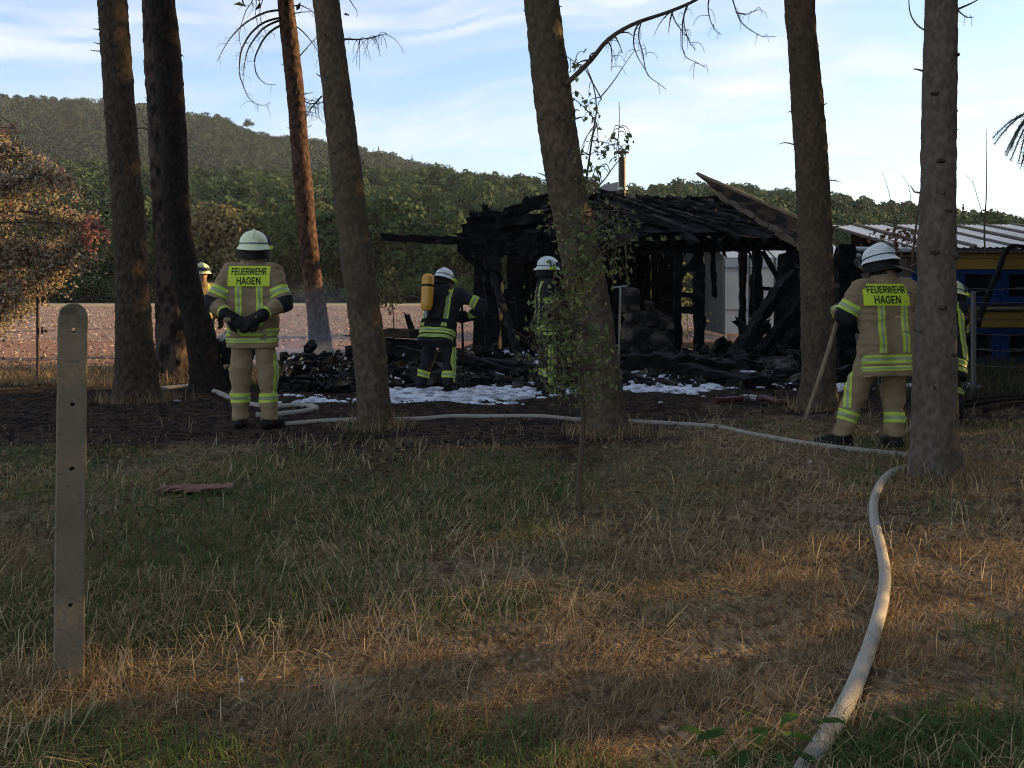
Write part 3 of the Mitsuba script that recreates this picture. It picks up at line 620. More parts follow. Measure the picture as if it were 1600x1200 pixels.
sapling('bare_sapling', [([(1405, 470), (1403, 420), (1402, 370), (1398, 320), (1392, 290), (1384, 266)], 0.010, 0.002), ([(1402, 380), (1380, 372), (1350, 370)], 0.004, 0.002), ([(1402, 365), (1420, 360), (1432, 372)], 0.004, 0.002)],
    [(1410, 365, 12, 10, 60), (1375, 372, 16, 6, 36), (1420, 378, 10, 6, 26), (1398, 396, 8, 8, 16)], 9.6, 'dry sapling with a few brown leaves beside the helmet of the firefighter with the pole', 'sapling', leaf=0.05, seed=6, depth=0.1, cols=((0.18, 0.10, 0.05), (0.12, 0.07, 0.04), (0.24, 0.15, 0.08)))
sapling('shrub', [([(1075, 545), (1074, 500), (1072, 440)], 0.01, 0.003), ([(1090, 545), (1088, 490)], 0.008, 0.003)], [(1072, 440, 8, 14, 60), (1072, 470, 10, 12, 70), (1075, 500, 9, 14, 40), (1100, 498, 8, 5, 20)], 24.0, 'sunlit green shrub seen through the frame of the burnt hut', 'shrub', leaf=0.10, seed=7, depth=0.3, cols=((0.16, 0.19, 0.06), (0.24, 0.25, 0.10), (0.10, 0.13, 0.04)))
def weed(name, px, py, n, leaf, label, seed, h=0.12, col=((0.06, 0.12, 0.03), (0.08, 0.14, 0.04), (0.05, 0.09, 0.03)), spread=0.10, up=0.9):
    key = numbered(name); rng = np.random.default_rng(seed); b = G(px, py); ms, V, Fc, C = [], [], [], []
    for k in range(n):
        a = rng.random() * 6.28; o = np.array([math.cos(a), math.sin(a), 0])
        L = leaf * rng.uniform(0.6, 1.2); st = b + o * spread * rng.uniform(0.0, 0.5); hh = h * rng.uniform(0.3, 1.0)
        s1 = st + o * hh * 0.5 + [0, 0, hh]
        ms.append(tube(spline([st, (st + s1) / 2 + [0, 0, 0.01], s1], 5), [0.004, 0.003, 0.003, 0.002, 0.002], 4))
        tip = unit(o + [0, 0, rng.uniform(-0.6, up)]); sd = unit(np.cross(tip, [0, 0, 1.0])); nn = np.cross(sd, tip)
        q = [s1]
        prof = [(0.25, 0.75), (0.55, 1.0), (0.82, 0.6)]
        vs = [s1]
        for t, w in prof:
            c0 = s1 + tip * L * t - np.array([0, 0, 1.0]) * L * 0.35 * t * t
            vs += [c0 - sd * L * 0.24 * w + nn * L * 0.06, c0, c0 + sd * L * 0.24 * w + nn * L * 0.06]
        vs.append(s1 + tip * L - np.array([0, 0, 1.0]) * L * 0.38)
        fs = [(0, 1, 2), (0, 2, 3), (1, 4, 5), (1, 5, 2), (2, 5, 6), (2, 6, 3), (4, 7, 8), (4, 8, 5), (5, 8, 9), (5, 9, 6), (7, 10, 8), (8, 10, 9)]
        bse = 11 * k; V += vs; Fc += [tuple(i + bse for i in t) for t in fs]; C += [col[rng.integers(len(col))]] * 11
    tag(add(key + '__stem', cat(ms), 'leaf_green'), kind='stuff'); kk = add(key + '__leaf', tm(V, Fc), 'leaf_vc', True, color=np.array(C)); tag(kk, kind='stuff')
    tag(key, label, 'weed'); return key
weed('broadleaf_weed', 1172, 1196, 15, 0.08, 'large leaved green weed at the bottom edge, left of the hose end', 1, h=0.11, spread=0.16, up=1.8)
weed('broadleaf_weed', 1420, 1188, 20, 0.075, 'cluster of small green weeds at the bottom edge, right of the hose', 2, h=0.09, spread=0.40)
weed('broadleaf_weed', 875, 775, 12, 0.075, 'bright green small plant beside the bare sapling stem', 3, h=0.12, spread=0.16)
weed('broadleaf_weed', 560, 700, 12, 0.10, 'dark green weed at the foot of the brown trunk left of the middle', 4, h=0.15, spread=0.35, col=((0.035, 0.06, 0.025), (0.05, 0.08, 0.03)))
weed('broadleaf_weed', 440, 972, 9, 0.05, 'small yellowish weed in the middle left of the grass', 5, h=0.08, spread=0.2, col=((0.13, 0.15, 0.04), (0.09, 0.11, 0.03)))
weed('broadleaf_weed', 520, 965, 8, 0.05, 'second small yellowish weed, right of the first in the middle left of the grass', 6, h=0.08, spread=0.14, col=((0.12, 0.14, 0.04), (0.08, 0.10, 0.03)))

# ------------------------------------------------------------------ grass
def blades(x, y, h, w, lean, ang, col, curl=0.5):
    """Grass blades: three triangles each, bent over in direction ang."""
    n = len(x); z = gz(x, y) - 0.004
    o = np.stack([np.cos(ang), np.sin(ang), 0 * ang], 1); s = np.stack([-np.sin(ang), np.cos(ang), 0 * ang], 1)
    # turn blade width towards a random side
    tw = np.random.default_rng(1).random(n)[:, None] * 2 - 1
    s = s + o * tw; s /= np.linalg.norm(s, axis=1, keepdims=True)
    b = np.stack([x, y, z], 1); up = np.array([0, 0, 1.0])
    h_, l_, w_ = h[:, None], lean[:, None], w[:, None]
    m = b + o * h_ * l_ * 0.35 + up * h_ * 0.6 * np.sqrt(np.clip(1 - l_ * l_ * 0.7, 0.03, 1))
    t = b + o * h_ * l_ + up * h_ * np.sqrt(np.clip(1 - l_ * l_, 0.006, 1)) * (1 - curl * l_ * 0.4)
    v = np.stack([b - s * w_ / 2, b + s * w_ / 2, m - s * w_ * 0.4, m + s * w_ * 0.4, t], 1).reshape(-1, 3)
    k = np.arange(n)[:, None] * 5
    f = np.vstack([k + [0, 1, 3], k + [0, 3, 2], k + [2, 3, 4]])
    return tm(v, f), np.repeat(np.asarray(col) * 1.48, 5, 0)
def scatter(n, y0, y1, power, rng, fx=0.64):
    t = rng.random(n); y = (y0 ** (1 - power) + t * (y1 ** (1 - power) - y0 ** (1 - power))) ** (1 / (1 - power)) if power != 1 else y0 * (y1 / y0) ** t
    return rng.uniform(-1.12 * fx, 1.35 * fx, n) * y, y
def edge_of(x, y):
    q = np.stack([x, y, 0 * x], -1)
    e = y + 2.2 * (meshkit.fbm(q * 0.9, 3, 41) - 0.5) - 1.6 * np.clip((x - 0.3) / 2.2, 0, 1)
    return e
rng = np.random.default_rng(55)
x, y = scatter(190000, 1.75, 10.5, 1.15, rng)
e = edge_of(x, y); q = np.stack([x, y, 0 * x], -1)
lush = meshkit.fbm(q * 0.8, 3, 51) + 0.10 * np.clip(-x / 2, -0.6, 1.0)
keep = rng.random(len(x)) < np.clip((8.0 - e) / 1.6, 0.0, 1) * np.clip(0.35 + 1.6 * (meshkit.fbm(q * 1.7, 3, 77) - 0.28), 0.15, 1)
x, y, lush, q = x[keep], y[keep], lush[keep], q[keep]
pal = np.array([(0.21, 0.142, 0.075), (0.27, 0.195, 0.108), (0.15, 0.098, 0.052), (0.34, 0.26, 0.15), (0.105, 0.07, 0.040)])
col = pal[rng.choice(5, len(x), p=[.32, .2, .24, .06, .18])] * rng.uniform(0.75, 1.15, (len(x), 1))
n = len(x)
lean = np.clip(rng.normal(0.88, 0.12, n), 0.2, 0.995)
clump = meshkit.fbm(np.stack([x * 4.5, y * 4.5, 0 * x], -1), 3, 88); h = rng.uniform(0.04, 0.125, n) * np.clip(0.25 + 1.9 * (clump - 0.2), 0.3, 1.5); ang = rng.random(n) * 6.28 * 0.6 + 7 * clump
m, c = blades(x, y, h, rng.uniform(0.0015, 0.0036, n) * (0.8 + 0.09 * y), lean, ang, col)
add('dry_grass', m, 'grass_vc', color=c); tag('dry_grass', 'matted dry brown grass over the foreground', 'grass', kind='stuff')
x, y = scatter(86000, 1.75, 9.0, 1.1, rng); q = np.stack([x, y, 0 * x], -1); e = edge_of(x, y)
lush = meshkit.fbm(q * 0.8, 3, 51) + 0.10 * np.clip(-x / 2, -0.7, 1.0)
keep = (rng.random(len(x)) < np.clip((lush - 0.49) / 0.15, 0, 1)) & (e < 7.3)
x, y = x[keep], y[keep]; n = len(x)
xb, yb = rng.uniform(-1.7, 1.9, 15000), 0; yb = rng.uniform(2.0, 2.95, 15000) ; q = np.stack([xb, yb, 0 * xb], -1)
kb = (yb < 2.62 + 0.75 * (meshkit.fbm(q * 2.2, 3, 61) - 0.5) - 0.05 * xb) & (np.abs(xb) < 0.66 * yb)
x, y = np.concatenate([x, xb[kb]]), np.concatenate([y, yb[kb]]); n2 = len(x)
isb = np.arange(n2) >= n
gp = np.array([(0.046, 0.072, 0.022), (0.062, 0.092, 0.030), (0.035, 0.058, 0.02), (0.085, 0.105, 0.04)])
col = gp[rng.integers(0, 4, n2)] * np.where(isb, 1.25, 1.0)[:, None]
m, c = blades(x, y, np.where(isb, rng.uniform(0.04, 0.11, n2), rng.uniform(0.04, 0.13, n2)), rng.uniform(0.002, 0.0042, n2) * (0.8 + 0.09 * y), np.clip(rng.normal(0.6, 0.25, n2), 0.05, 0.98), rng.random(n2) * 6.28, col)
add('green_grass', m, 'grass_vc', color=c); tag('green_grass', 'dull green grass patches among the dry grass', 'grass', kind='stuff')
x, y = scatter(2100, 1.9, 10.0, 1.2, rng); e = edge_of(x, y); keep = e < 8.6 ; x, y = x[keep], y[keep]; n = len(x)
cl = meshkit.noise(np.stack([x * 1.3, y * 1.3, 0 * x], -1), 81); kp = rng.random(n) < np.clip((cl - 0.35) * 3, 0.1, 1); x, y = x[kp], y[kp]; n = len(x)
col = np.array([(0.42, 0.33, 0.19), (0.34, 0.26, 0.14), (0.50, 0.42, 0.27)])[rng.integers(0, 3, n)]
m, c = blades(x, y, rng.uniform(0.06, 0.20, n), rng.uniform(0.0014, 0.003, n) * (0.8 + 0.1 * y), np.clip(rng.normal(0.6, 0.32, n), 0.02, 0.985), rng.random(n) * 6.28, col)
add('straw_stalks', m, 'grass_vc', color=c); tag('straw_stalks', 'pale straw stalks standing in the grass', 'grass', kind='stuff')
# mown hay lying in swirls over the dry grass
x, y = scatter(19000, 1.75, 9.5, 1.15, rng); q = np.stack([x, y, 0 * x], -1); sw = meshkit.fbm(q * 1.1, 3, 91); e = edge_of(x, y)
kp = (rng.random(len(x)) < np.clip((sw - 0.46) * 5 + 0.25 * (x > 0.3) - 0.1 * (x < -0.3), 0.02, 1)) & (e < 8.0); x, y, sw = x[kp], y[kp], sw[kp]; n = len(x)
col = np.array([(0.33, 0.245, 0.135), (0.26, 0.185, 0.10), (0.40, 0.31, 0.18), (0.19, 0.135, 0.075)])[rng.integers(0, 4, n)] * rng.uniform(0.7, 1.1, (n, 1))
m, c = blades(x, y, rng.uniform(0.08, 0.26, n), rng.uniform(0.0018, 0.0036, n) * (0.8 + 0.09 * y), np.clip(rng.normal(0.975, 0.03, n), 0.8, 0.998), rng.random(n) * 3.1 + 9 * sw, col)
m.vertices[:, 2] += np.repeat(rng.uniform(0.0, 0.045, n), 5)
add('hay', m, 'grass_vc', color=c); tag('hay', 'loose pale hay strands lying over the ground', 'hay', kind='stuff')
# tufts round the feet of the trunks and the post
bx, by = [], []
for key_, zs_, p_ in TREES:
    if p_[0, 1] < 11:
        nn_ = 420; a_ = rng.random(nn_) * 6.28; r_ = p_[0, 3] * 1.15 + np.abs(rng.normal(size=nn_)) * 0.14; bx.append(p_[0, 0] + r_ * np.cos(a_)); by.append(p_[0, 1] + r_ * np.sin(a_))
a_ = rng.random(260) * 6.28; r_ = 0.05 + np.abs(rng.normal(size=260)) * 0.10; bx.append(-1.497 + r_ * np.cos(a_)); by.append(2.99 + r_ * np.sin(a_))
x, y = np.concatenate(bx), np.concatenate(by); n = len(x)
m, c = blades(x, y, rng.uniform(0.05, 0.22, n), rng.uniform(0.002, 0.004, n) * (0.8 + 0.09 * y), np.clip(rng.normal(0.55, 0.25, n), 0.05, 0.98), rng.random(n) * 6.28, pal[rng.integers(0, 5, n)] * 0.9)
add('trunk_grass', m, 'grass_vc', color=c); tag('trunk_grass', 'dry grass tufts round the feet of the trunks and the post', 'grass', kind='stuff')
# litter: dead leaves, chips and crumbs on the burnt strip
x, y = scatter(9000, 4.5, 13, 1.0, rng, 0.62); n = len(x); e = edge_of(x, y)
v, f = leaves(np.stack([x, y, gz(x, y) + rng.uniform(0.004, 0.02, n)], 1), rng.uniform(0.02, 0.06, n), rng, width=0.5)
col = np.where((e > 7.8)[:, None], np.array([(0.02, 0.018, 0.017), (0.05, 0.035, 0.025), (0.10, 0.07, 0.045)])[rng.integers(0, 3, n)], np.array([(0.17, 0.11, 0.06), (0.10, 0.065, 0.04), (0.22, 0.16, 0.1)])[rng.integers(0, 3, n)])
pale = rng.random(n) < 0.004; col[pale] = (0.5, 0.48, 0.44)
add('leaf_litter', tm(v, f), 'solid_vc', color=np.repeat(col, 4, 0)); tag('leaf_litter', 'dead leaves and charred crumbs on the ground', 'litter', kind='stuff')
# dry straw along the fence on the left, dark undergrowth by the bee house
x = rng.uniform(-9.5, -3.2, 9000); y = rng.uniform(12.3, 14.6, 9000); n = len(x)
m, c = blades(x, y, rng.uniform(0.08, 0.32, n), rng.uniform(0.006, 0.014, n), np.clip(rng.normal(0.75, 0.2, n), 0.1, 0.99), rng.random(n) * 6.28, np.array([(0.22, 0.15, 0.085), (0.30, 0.22, 0.12), (0.14, 0.095, 0.055)])[rng.integers(0, 3, n)])
add('fence_grass', m, 'grass_vc', color=c); tag('fence_grass', 'dry straw along the wire fence at the edge of the field', 'grass', kind='stuff')
x = rng.uniform(4.6, 11, 9000); y = rng.uniform(10.5, 16, 9000); n = len(x)
m, c = blades(x, y, rng.uniform(0.08, 0.34, n), rng.uniform(0.006, 0.014, n), np.clip(rng.normal(0.6, 0.25, n), 0.1, 0.99), rng.random(n) * 6.28, np.array([(0.04, 0.045, 0.022), (0.08, 0.065, 0.04), (0.03, 0.03, 0.02)])[rng.integers(0, 3, n)])
add('undergrowth', m, 'grass_vc', color=c); tag('undergrowth', 'dark weeds in front of the yellow and blue bee house', 'grass', kind='stuff')
# ------------------------------------------------------------------ concrete fence post
from manifold3d import Manifold, CrossSection
def man(m): 
    q = m.to_mesh(); return tm(q.vert_properties[:, :3], q.tri_verts)
key = numbered('concrete_post'); Y = 2.99; b = G(107, 1060)
hw, top = 0.0450, 1.285
prof = [(-hw, -0.25), (hw, -0.25)] + [(hw - 0.0, top - 0.058)] + [(hw * math.cos(a) if True else 0, top - 0.058 + 0.056 * math.sin(a) ** 0.8) for a in np.linspace(0.12, math.pi - 0.12, 14)] + [(-hw, top - 0.058)]
cs = CrossSection([prof])
layers = []
m = Manifold.extrude(cs, 0.10)                       # profile in xy, depth along z
m = m.rotate([90, 0, 0]).translate([0, 0.05, 0])
for py in (515, 629, 728, 938):
    z = Z_(py, Y) - float(b[2])
    m = m - Manifold.cylinder(0.3, 0.0075, circular_segments=16).rotate([90, 0, 0]).translate([0.002, 0.15, z])
m = m.refine_to_length(0.012)
pm = man(m); pm = trimesh.Trimesh(pm.vertices, pm.faces, process=True); v = np.array(pm.vertices)
# worn, slightly uneven faces and rounded arrises
ex = np.abs(v[:, 0]) > hw * 0.93; ey = np.abs(v[:, 1]) > 0.047
v[ex & ey] *= np.array([0.95, 0.95, 1])
nz = meshkit.fbm(v * [30, 30, 18], 3, 5) - 0.5
v = v + pm.vertex_normals * (nz * 0.003)[:, None]
v[:, 0] *= 1 + 0.04 * np.clip((1.2 - v[:, 2]) / 1.2, 0, 1); v[:, 0] -= 0.013 * np.clip((1.25 - v[:, 2]) / 1.25, 0, 1.2) - 0.004
v = tm(v, pm.faces).apply_transform(trimesh.transformations.rotation_matrix(math.atan2(1.48, 2.99), [0, 0, 1])).vertices
add(key, tm(v + [X_(112, Y), Y, float(b[2])], pm.faces), 'concrete', 40); tag(key, 'grey concrete fence post with round mossy top and four small holes, in the left foreground', 'post')

# ------------------------------------------------------------------ wire fences
key = numbered('wire_fence'); scene['rust'] = matte((0.06, 0.04, 0.03), 0.7); scene['wire'] = matte((0.10, 0.09, 0.08), 0.6)
Y = 12.9; b = G(59, 596)
add(key + '__stake', tube([(X_(59, Y), Y, b[2] - 0.2), (X_(59, Y), Y, Z_(530, Y)), (X_(59, Y), Y, Z_(462, Y))], 0.022, 8), 'rust')
for py in (470, 516, 562):
    z = Z_(py, Y); xs_ = np.linspace(-10, -4.9, 26)
    add(key + '__wire', tube(np.stack([xs_, np.full(26, Y), z + 0.02 * np.sin(xs_ * 1.9)], 1), 0.004, 5), 'wire')
add(key + '__insulator', cat([trimesh.creation.icosphere(2, 0.035).apply_translation(P(69, 466, Y)), box((0.03, 0.03, 0.10), P(66, 516, Y), 0.006), trimesh.creation.icosphere(2, 0.026).apply_translation(P(72, 517, Y))]), 'rust')
tag(key, 'thin rusty stake of the wire fence below the withered tree', 'fence')
key = numbered('wire_fence'); Y = 11.2; z0 = float(gz(5.8, Y))
scene['zinc'] = matte((0.16, 0.16, 0.15), 0.5, metallic=0.3)
for px in (1521, 1640):
    add(key + '__stake', box((0.05, 0.05, Z_(455, Y) - z0 + 0.2), (X_(px, Y), Y, (Z_(455, Y) + z0 - 0.2) / 2), 0.008), 'zinc')
for py in (453, 470, 500, 520, 545, 570):
    xs_ = np.linspace(X_(1470, Y), X_(1700, Y), 20)
    add(key + '__wire', tube(np.stack([xs_, np.full(20, Y), Z_(py, Y) + 0.03 * np.sin(xs_ * 3 + py)], 1), 0.004, 5), 'zinc')
tag(key, 'grey metal post and slack wires in front of the bee house', 'fence')

# ------------------------------------------------------------------ bee house with translucent roof
key = numbered('bee_house'); Yf, Yb = 16.0, 19.6; xl, xr = X_(1445, Yf), 13.0
def board_col(c1, c2):
    def f(p, n, uv): return mix(c1, c2, noise(p.x * 4, p.y * 20, p.z * 45)) * (0.75 + 0.4 * noise(p.x * 2, p.y * 2, p.z * 2))
    return {'type': 'twosided', 'b': {'type': 'principled', 'base_color': proc(f), 'roughness': 0.75, 'specular': 0.2}}
scene['yellow_boards'] = board_col((0.34, 0.20, 0.045), (0.46, 0.28, 0.07)); scene['blue_boards'] = board_col((0.010, 0.030, 0.11), (0.018, 0.048, 0.16))
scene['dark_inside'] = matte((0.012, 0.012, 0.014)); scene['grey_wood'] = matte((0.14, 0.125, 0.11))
def roof_col(p, n, uv):
    a = fbm(p.x * 2.0, p.y * 1.2, 1.0); return mix((0.64, 0.54, 0.42), (0.78, 0.70, 0.58), a) * (0.8 + 0.25 * noise(p.x * 14, p.y * 2, 0))
scene['roof_sheet'] = {'type': 'twosided', 'b': {'type': 'principled', 'base_color': proc(roof_col), 'roughness': 0.32, 'specular': 0.7}}
zb = float(plane(Yf))
ze = Z_(388, Yf); zr = Z_(352, Yb)
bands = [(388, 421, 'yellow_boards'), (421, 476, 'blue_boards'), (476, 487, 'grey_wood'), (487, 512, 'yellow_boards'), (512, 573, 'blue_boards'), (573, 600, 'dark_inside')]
for k, (a, c, m) in enumerate(bands):
    z1, z0 = Z_(a, Yf), Z_(c, Yf)
    if m == 'yellow_boards':
        nb = 2
        for i in range(nb):
            hh = (z1 - z0) / nb
            add(key + '__board', box((xr - xl, 0.04, hh - 0.008), ((xl + xr) / 2, Yf, z0 + hh * (i + 0.5)), 0.006), m)
    elif m == 'grey_wood':
        add(key + '__ledge', box((xr - xl, 0.22, 0.05), ((xl + xr) / 2, Yf - 0.08, (z0 + z1) / 2), 0.008), 'old_wood')
    elif m == 'blue_boards':
        n = 9; wd = 0.80
        for i in range(n):
            x0 = X_(1492, Yf) - 0.78 + i * wd; hb = key + '__hive'
            ow, oh = 0.50, (z1 - z0) * 0.62
            fr = [box((wd - 0.012, 0.05, (z1 - z0 - oh) * 0.38), (x0 + wd / 2, Yf, z1 - (z1 - z0 - oh) * 0.19 - 0.004), 0.006), box((wd - 0.012, 0.05, (z1 - z0 - oh) * 0.60), (x0 + wd / 2, Yf, z0 + (z1 - z0 - oh) * 0.30), 0.006),
                  box(((wd - ow) / 2 - 0.006, 0.05, oh), (x0 + (wd - ow) / 4 + 0.003, Yf, z1 - (z1 - z0 - oh) * 0.38 - oh / 2 - 0.004), 0.004), box(((wd - ow) / 2 - 0.006, 0.05, oh), (x0 + wd - (wd - ow) / 4 - 0.003, Yf, z1 - (z1 - z0 - oh) * 0.38 - oh / 2 - 0.004), 0.004)]
            hk = add(hb, cat(fr), 'blue_boards')
            add(hk + '__opening_shade', box((ow, 0.02, oh), (x0 + wd / 2, Yf + 0.16, z1 - (z1 - z0 - oh) * 0.38 - oh / 2)), 'dark_inside')  # near-black sheet: the shade inside the hive put into a colour
            add(hk + '__rail', box((ow, 0.02, 0.02), (x0 + wd / 2, Yf + 0.02, z1 - (z1 - z0) * 0.55)), 'grey_wood')
    else: add(key + '__plinth', box((xr - xl, 0.04, z1 - z0 + 0.3), ((xl + xr) / 2, Yf + 0.02, (z0 + z1) / 2 - 0.15)), 'dark_inside')
add(key + '__side_wall', box((0.05, Yb - Yf - 0.1, ze - zb), (xl + 0.03, (Yf + Yb) / 2 + 0.05, (ze + zb) / 2 - 0.1)), 'grey_wood')
add(key + '__back_wall', box((xr - xl, 0.05, zr - zb), ((xl + xr) / 2, Yb - 0.1, (zr + zb) / 2 - 0.1)), 'grey_wood')
# roof: sheets between ribs, wider to the left than the wall
rx0 = X_(1285, Yb) ; rk = add(key + '__roof', box((13.4 - rx0, 0.06, 0.08), ((13.4 + rx0) / 2, Yf - 0.12, ze - 0.05), 0.01), 'grey_wood')
dirv = np.array([0, Yb - Yf + 0.2, zr - ze]); L = np.linalg.norm(dirv); ang = math.degrees(math.atan2(zr - ze, Yb - Yf + 0.2))
rot = trimesh.transformations.rotation_matrix(math.radians(ang), [1, 0, 0]); cmid = np.array([0, (Yf - 0.2 + Yb) / 2, (ze + zr) / 2])
x = rx0; i = 0
while x < 13.0:
    w = 0.70
    # shallow corrugated sheet
    nx = 29; gx = np.linspace(0.02, w - 0.02, nx); zz = 0.012 * np.sin(gx / w * 2 * np.pi * 6)
    vv = []
    for s in (-L / 2, L / 2):
        for th in (0, -0.006): vv.append(np.stack([gx - w / 2, np.full(nx, s), zz + th], 1))
    vv = np.vstack(vv); a = np.arange(nx - 1)
    qd = np.vstack([np.stack([a, a + 1, 2 * nx + a + 1, 2 * nx + a], 1), np.stack([nx + a, 3 * nx + a, 3 * nx + a + 1, nx + a + 1], 1), np.stack([a, nx + a, nx + a + 1, a + 1], 1)])
    sh = tm(vv, np.vstack([qd[:, [0, 1, 2]], qd[:, [0, 2, 3]]])); sh.apply_transform(rot); sh.apply_translation(cmid + [x + w / 2, 0, 0.02 * ((i * 7) % 3) / 3])
    add(rk + '__sheet', sh, 'roof_sheet')
    rb_ = box((0.055, L, 0.05), (0, 0, 0), 0.008); rb_.apply_transform(rot); rb_.apply_translation(cmid + [x, 0, 0.035]); add(rk + '__rib', rb_, 'grey_wood')
    x += w; i += 1
scene['white_pipe'] = matte((0.55, 0.57, 0.58), 0.4, 0.5)
gx0, gx1 = X_(1318, Yf - 0.3), X_(1450, Yf - 0.3)
add(key + '__gutter', tube([(gx0, Yf - 0.3, Z_(389, Yf - 0.3)), (gx1, Yf - 0.3, Z_(391, Yf - 0.3))], 0.045, 10), 'white_pipe', True)
for px in (1322, 1372, 1440): add(key + '__roof_post', beam((X_(px, Yf), Yf, zb - 0.1), (X_(px, Yf), Yf, ze - 0.06), 0.09, seed=px, rough=0.05), 'grey_wood')
for py in (403, 422, 448): add(key + '__shelf', box((gx1 - gx0, 0.3, 0.03), ((gx0 + gx1) / 2 + 0.05, Yf + 0.5, Z_(py, Yf + 0.5)), 0.005), 'grey_wood')
tag(key, 'low bee house of yellow boards and blue hive fronts under a pale ribbed roof', 'bee house')
rng = np.random.default_rng(4)
for i, (px, py, w, h) in enumerate([(1330, 399, 0.28, 0.06), (1352, 413, 0.34, 0.11), (1392, 417, 0.22, 0.14), (1336, 437, 0.22, 0.11), (1420, 440, 0.25, 0.16)]):
    key = numbered('tray'); add(key, box((w, 0.25, h), P(px, py, Yf + 0.48), 0.012), 'white_pipe' if i % 2 == 0 else 'zinc', 30)
    tag(key, ['pale tray on the top shelf under the sheet roof, left end', 'grey box on the shelf left of the pole holder', 'white box on the shelf behind the helmet of the pole holder', 'grey tray on the lower shelf, left end', 'white box on the lower shelf hidden beside the nearest trunk'][i], 'box')

# ------------------------------------------------------------------ greenhouse behind the hut
key = numbered('greenhouse'); Y = 27.0; z0 = float(plane(Y)); x0, x1 = X_(1131, Y), X_(1330, Y); ztop = Z_(404, Y)
def pane_col(p, n, uv): return mix((0.50, 0.55, 0.56), (0.68, 0.72, 0.72), fbm(p.x * 1.5, p.y, p.z * 1.1))
scene['milky_pane'] = {'type': 'principledthin', 'base_color': proc(pane_col), 'roughness': 0.4, 'diff_trans': 0.5, 'spec_trans': 0.0}
scene['frame_metal'] = matte((0.10, 0.12, 0.11), 0.5)
nb = 5; w = (x1 - x0) / nb
for i in range(nb + 1): add(key + '__mullion', box((0.055, 0.055, ztop - z0), (x0 + w * i, Y, (z0 + ztop) / 2), 0.006), 'frame_metal')
for i in range(nb):
    for (za, zc) in ((z0 + 0.05, z0 + 0.75), (z0 + 0.78, ztop - 0.30), (ztop - 0.27, ztop)):
        add(key + '__pane', box((w - 0.06, 0.012, zc - za), (x0 + w * (i + 0.5), Y, (za + zc) / 2)), 'milky_pane')
    ridge = Z_(380, Y + 1.6)
    a_ = np.array([x0 + w * i + 0.03, Y, ztop + 0.03]); b_ = np.array([x0 + w * (i + 1) - 0.03, Y + 1.6, ridge])
    vv = np.array([a_, [b_[0], a_[1], a_[2]], b_, [a_[0], b_[1], b_[2]]]); vv = np.vstack([vv, vv - [0, 0, 0.012]])
    add(key + '__roof_pane', tm(vv, [(0, 1, 2), (0, 2, 3), (4, 6, 5), (4, 7, 6), (0, 4, 5), (0, 5, 1), (1, 5, 6), (1, 6, 2), (2, 6, 7), (2, 7, 3), (3, 7, 4), (3, 4, 0)]), 'milky_pane')
scene['dark_boards'] = matte((0.045, 0.045, 0.042))
add(key + '__side_wall', box((0.03, 3.2, ztop - z0 - 0.05), (x0 + 0.04, Y + 1.7, (z0 + ztop) / 2 - 0.02), 0.005), 'dark_boards')
add(key + '__rail', box((x1 - x0, 0.03, 0.03), ((x0 + x1) / 2, Y - 0.05, ztop - 0.285), 0.004), 'frame_metal')
add(key + '__rail', box((x1 - x0, 0.03, 0.03), ((x0 + x1) / 2, Y - 0.05, z0 + 0.765), 0.004), 'frame_metal')
tag(key, 'whitish greenhouse with milky panes and thin dark mullions, seen through the burnt hut', 'greenhouse')
key = numbered('wall_shed'); add(key + '__wall', box((1.9, 1.5, 2.3), (X_(1085, 30), 30.5, z0 + 1.45 + 0.35), 0.02), 'dark_boards'); add(key + '__roof', box((2.1, 1.8, 0.08), (X_(1085, 30), 30.5, z0 + 3.0), 0.02), 'rust'); tag(key, 'dark grey shed wall behind the posts of the burnt hut, left of the greenhouse', 'shed')

# ------------------------------------------------------------------ the burnt hut
hut = numbered('burnt_hut'); Yh, Yk = 17.4, 21.0; zg = float(plane(Yh)); rng = np.random.default_rng(12)
def HX(px, Y=Yh): return X_(px, Y)
zbeam = Z_(385, Yh)
SEED = [500]
def hb(part, a, b, w, h=None, mat='charred', rough=0.14, **k):
    SEED[0] += 1; return add(hut + '__' + part, beam(a, b, w, h, SEED[0], rough, **k), mat)
def pt(px, py, Y): return P(px, py, Y)
for px, w, top in ((770, 0.34, 392), (843, 0.12, 392), (905, 0.16, 392), (963, 0.14, 392), (1057, 0.15, 388), (1093, 0.20, 388), (1184, 0.17, 385), (1240, 0.2, 385)):
    hb('post', (HX(px), Yh, zg - 0.15), (HX(px + rng.normal() * 1.5), Yh, Z_(top, Yh)), w, w * 0.9)
hb('post', pt(1113, 388, Yh + 0.1), pt(1116, 462, Yh + 0.15), 0.09, rough=0.3); hb('post', pt(1165, 392, Yh + 0.4), pt(1160, 500, Yh + 0.5), 0.07, rough=0.4)
hb('post', pt(1176, 430, Yh + 0.1), pt(1173, 495, Yh + 0.1), 0.06, rough=0.4)
for px in (760, 860, 960, 1060, 1160, 1260): hb('post', (HX(px, Yk), Yk, zg - 0.2), (HX(px, Yk), Yk, Z_(388, Yk)), 0.15)
hb('beam', pt(722, 388, Yh), pt(1000, 389, Yh), 0.20, 0.26); hb('beam', pt(1000, 387, Yh), pt(1292, 378, Yh), 0.20, 0.24)
hb('beam', pt(722, 388, Yh + 0.1), pt(722, 388, Yk), 0.18); hb('beam', pt(1290, 378, Yh + 0.1), pt(1275, 378, Yk), 0.18)
hb('beam', pt(740, 384, Yk), pt(1270, 384, Yk), 0.18)
hb('beam', pt(597, 371, Yh - 0.2), pt(760, 378, Yh - 0.1), 0.13, 0.15, rough=0.10)      # the long beam sticking out on the left
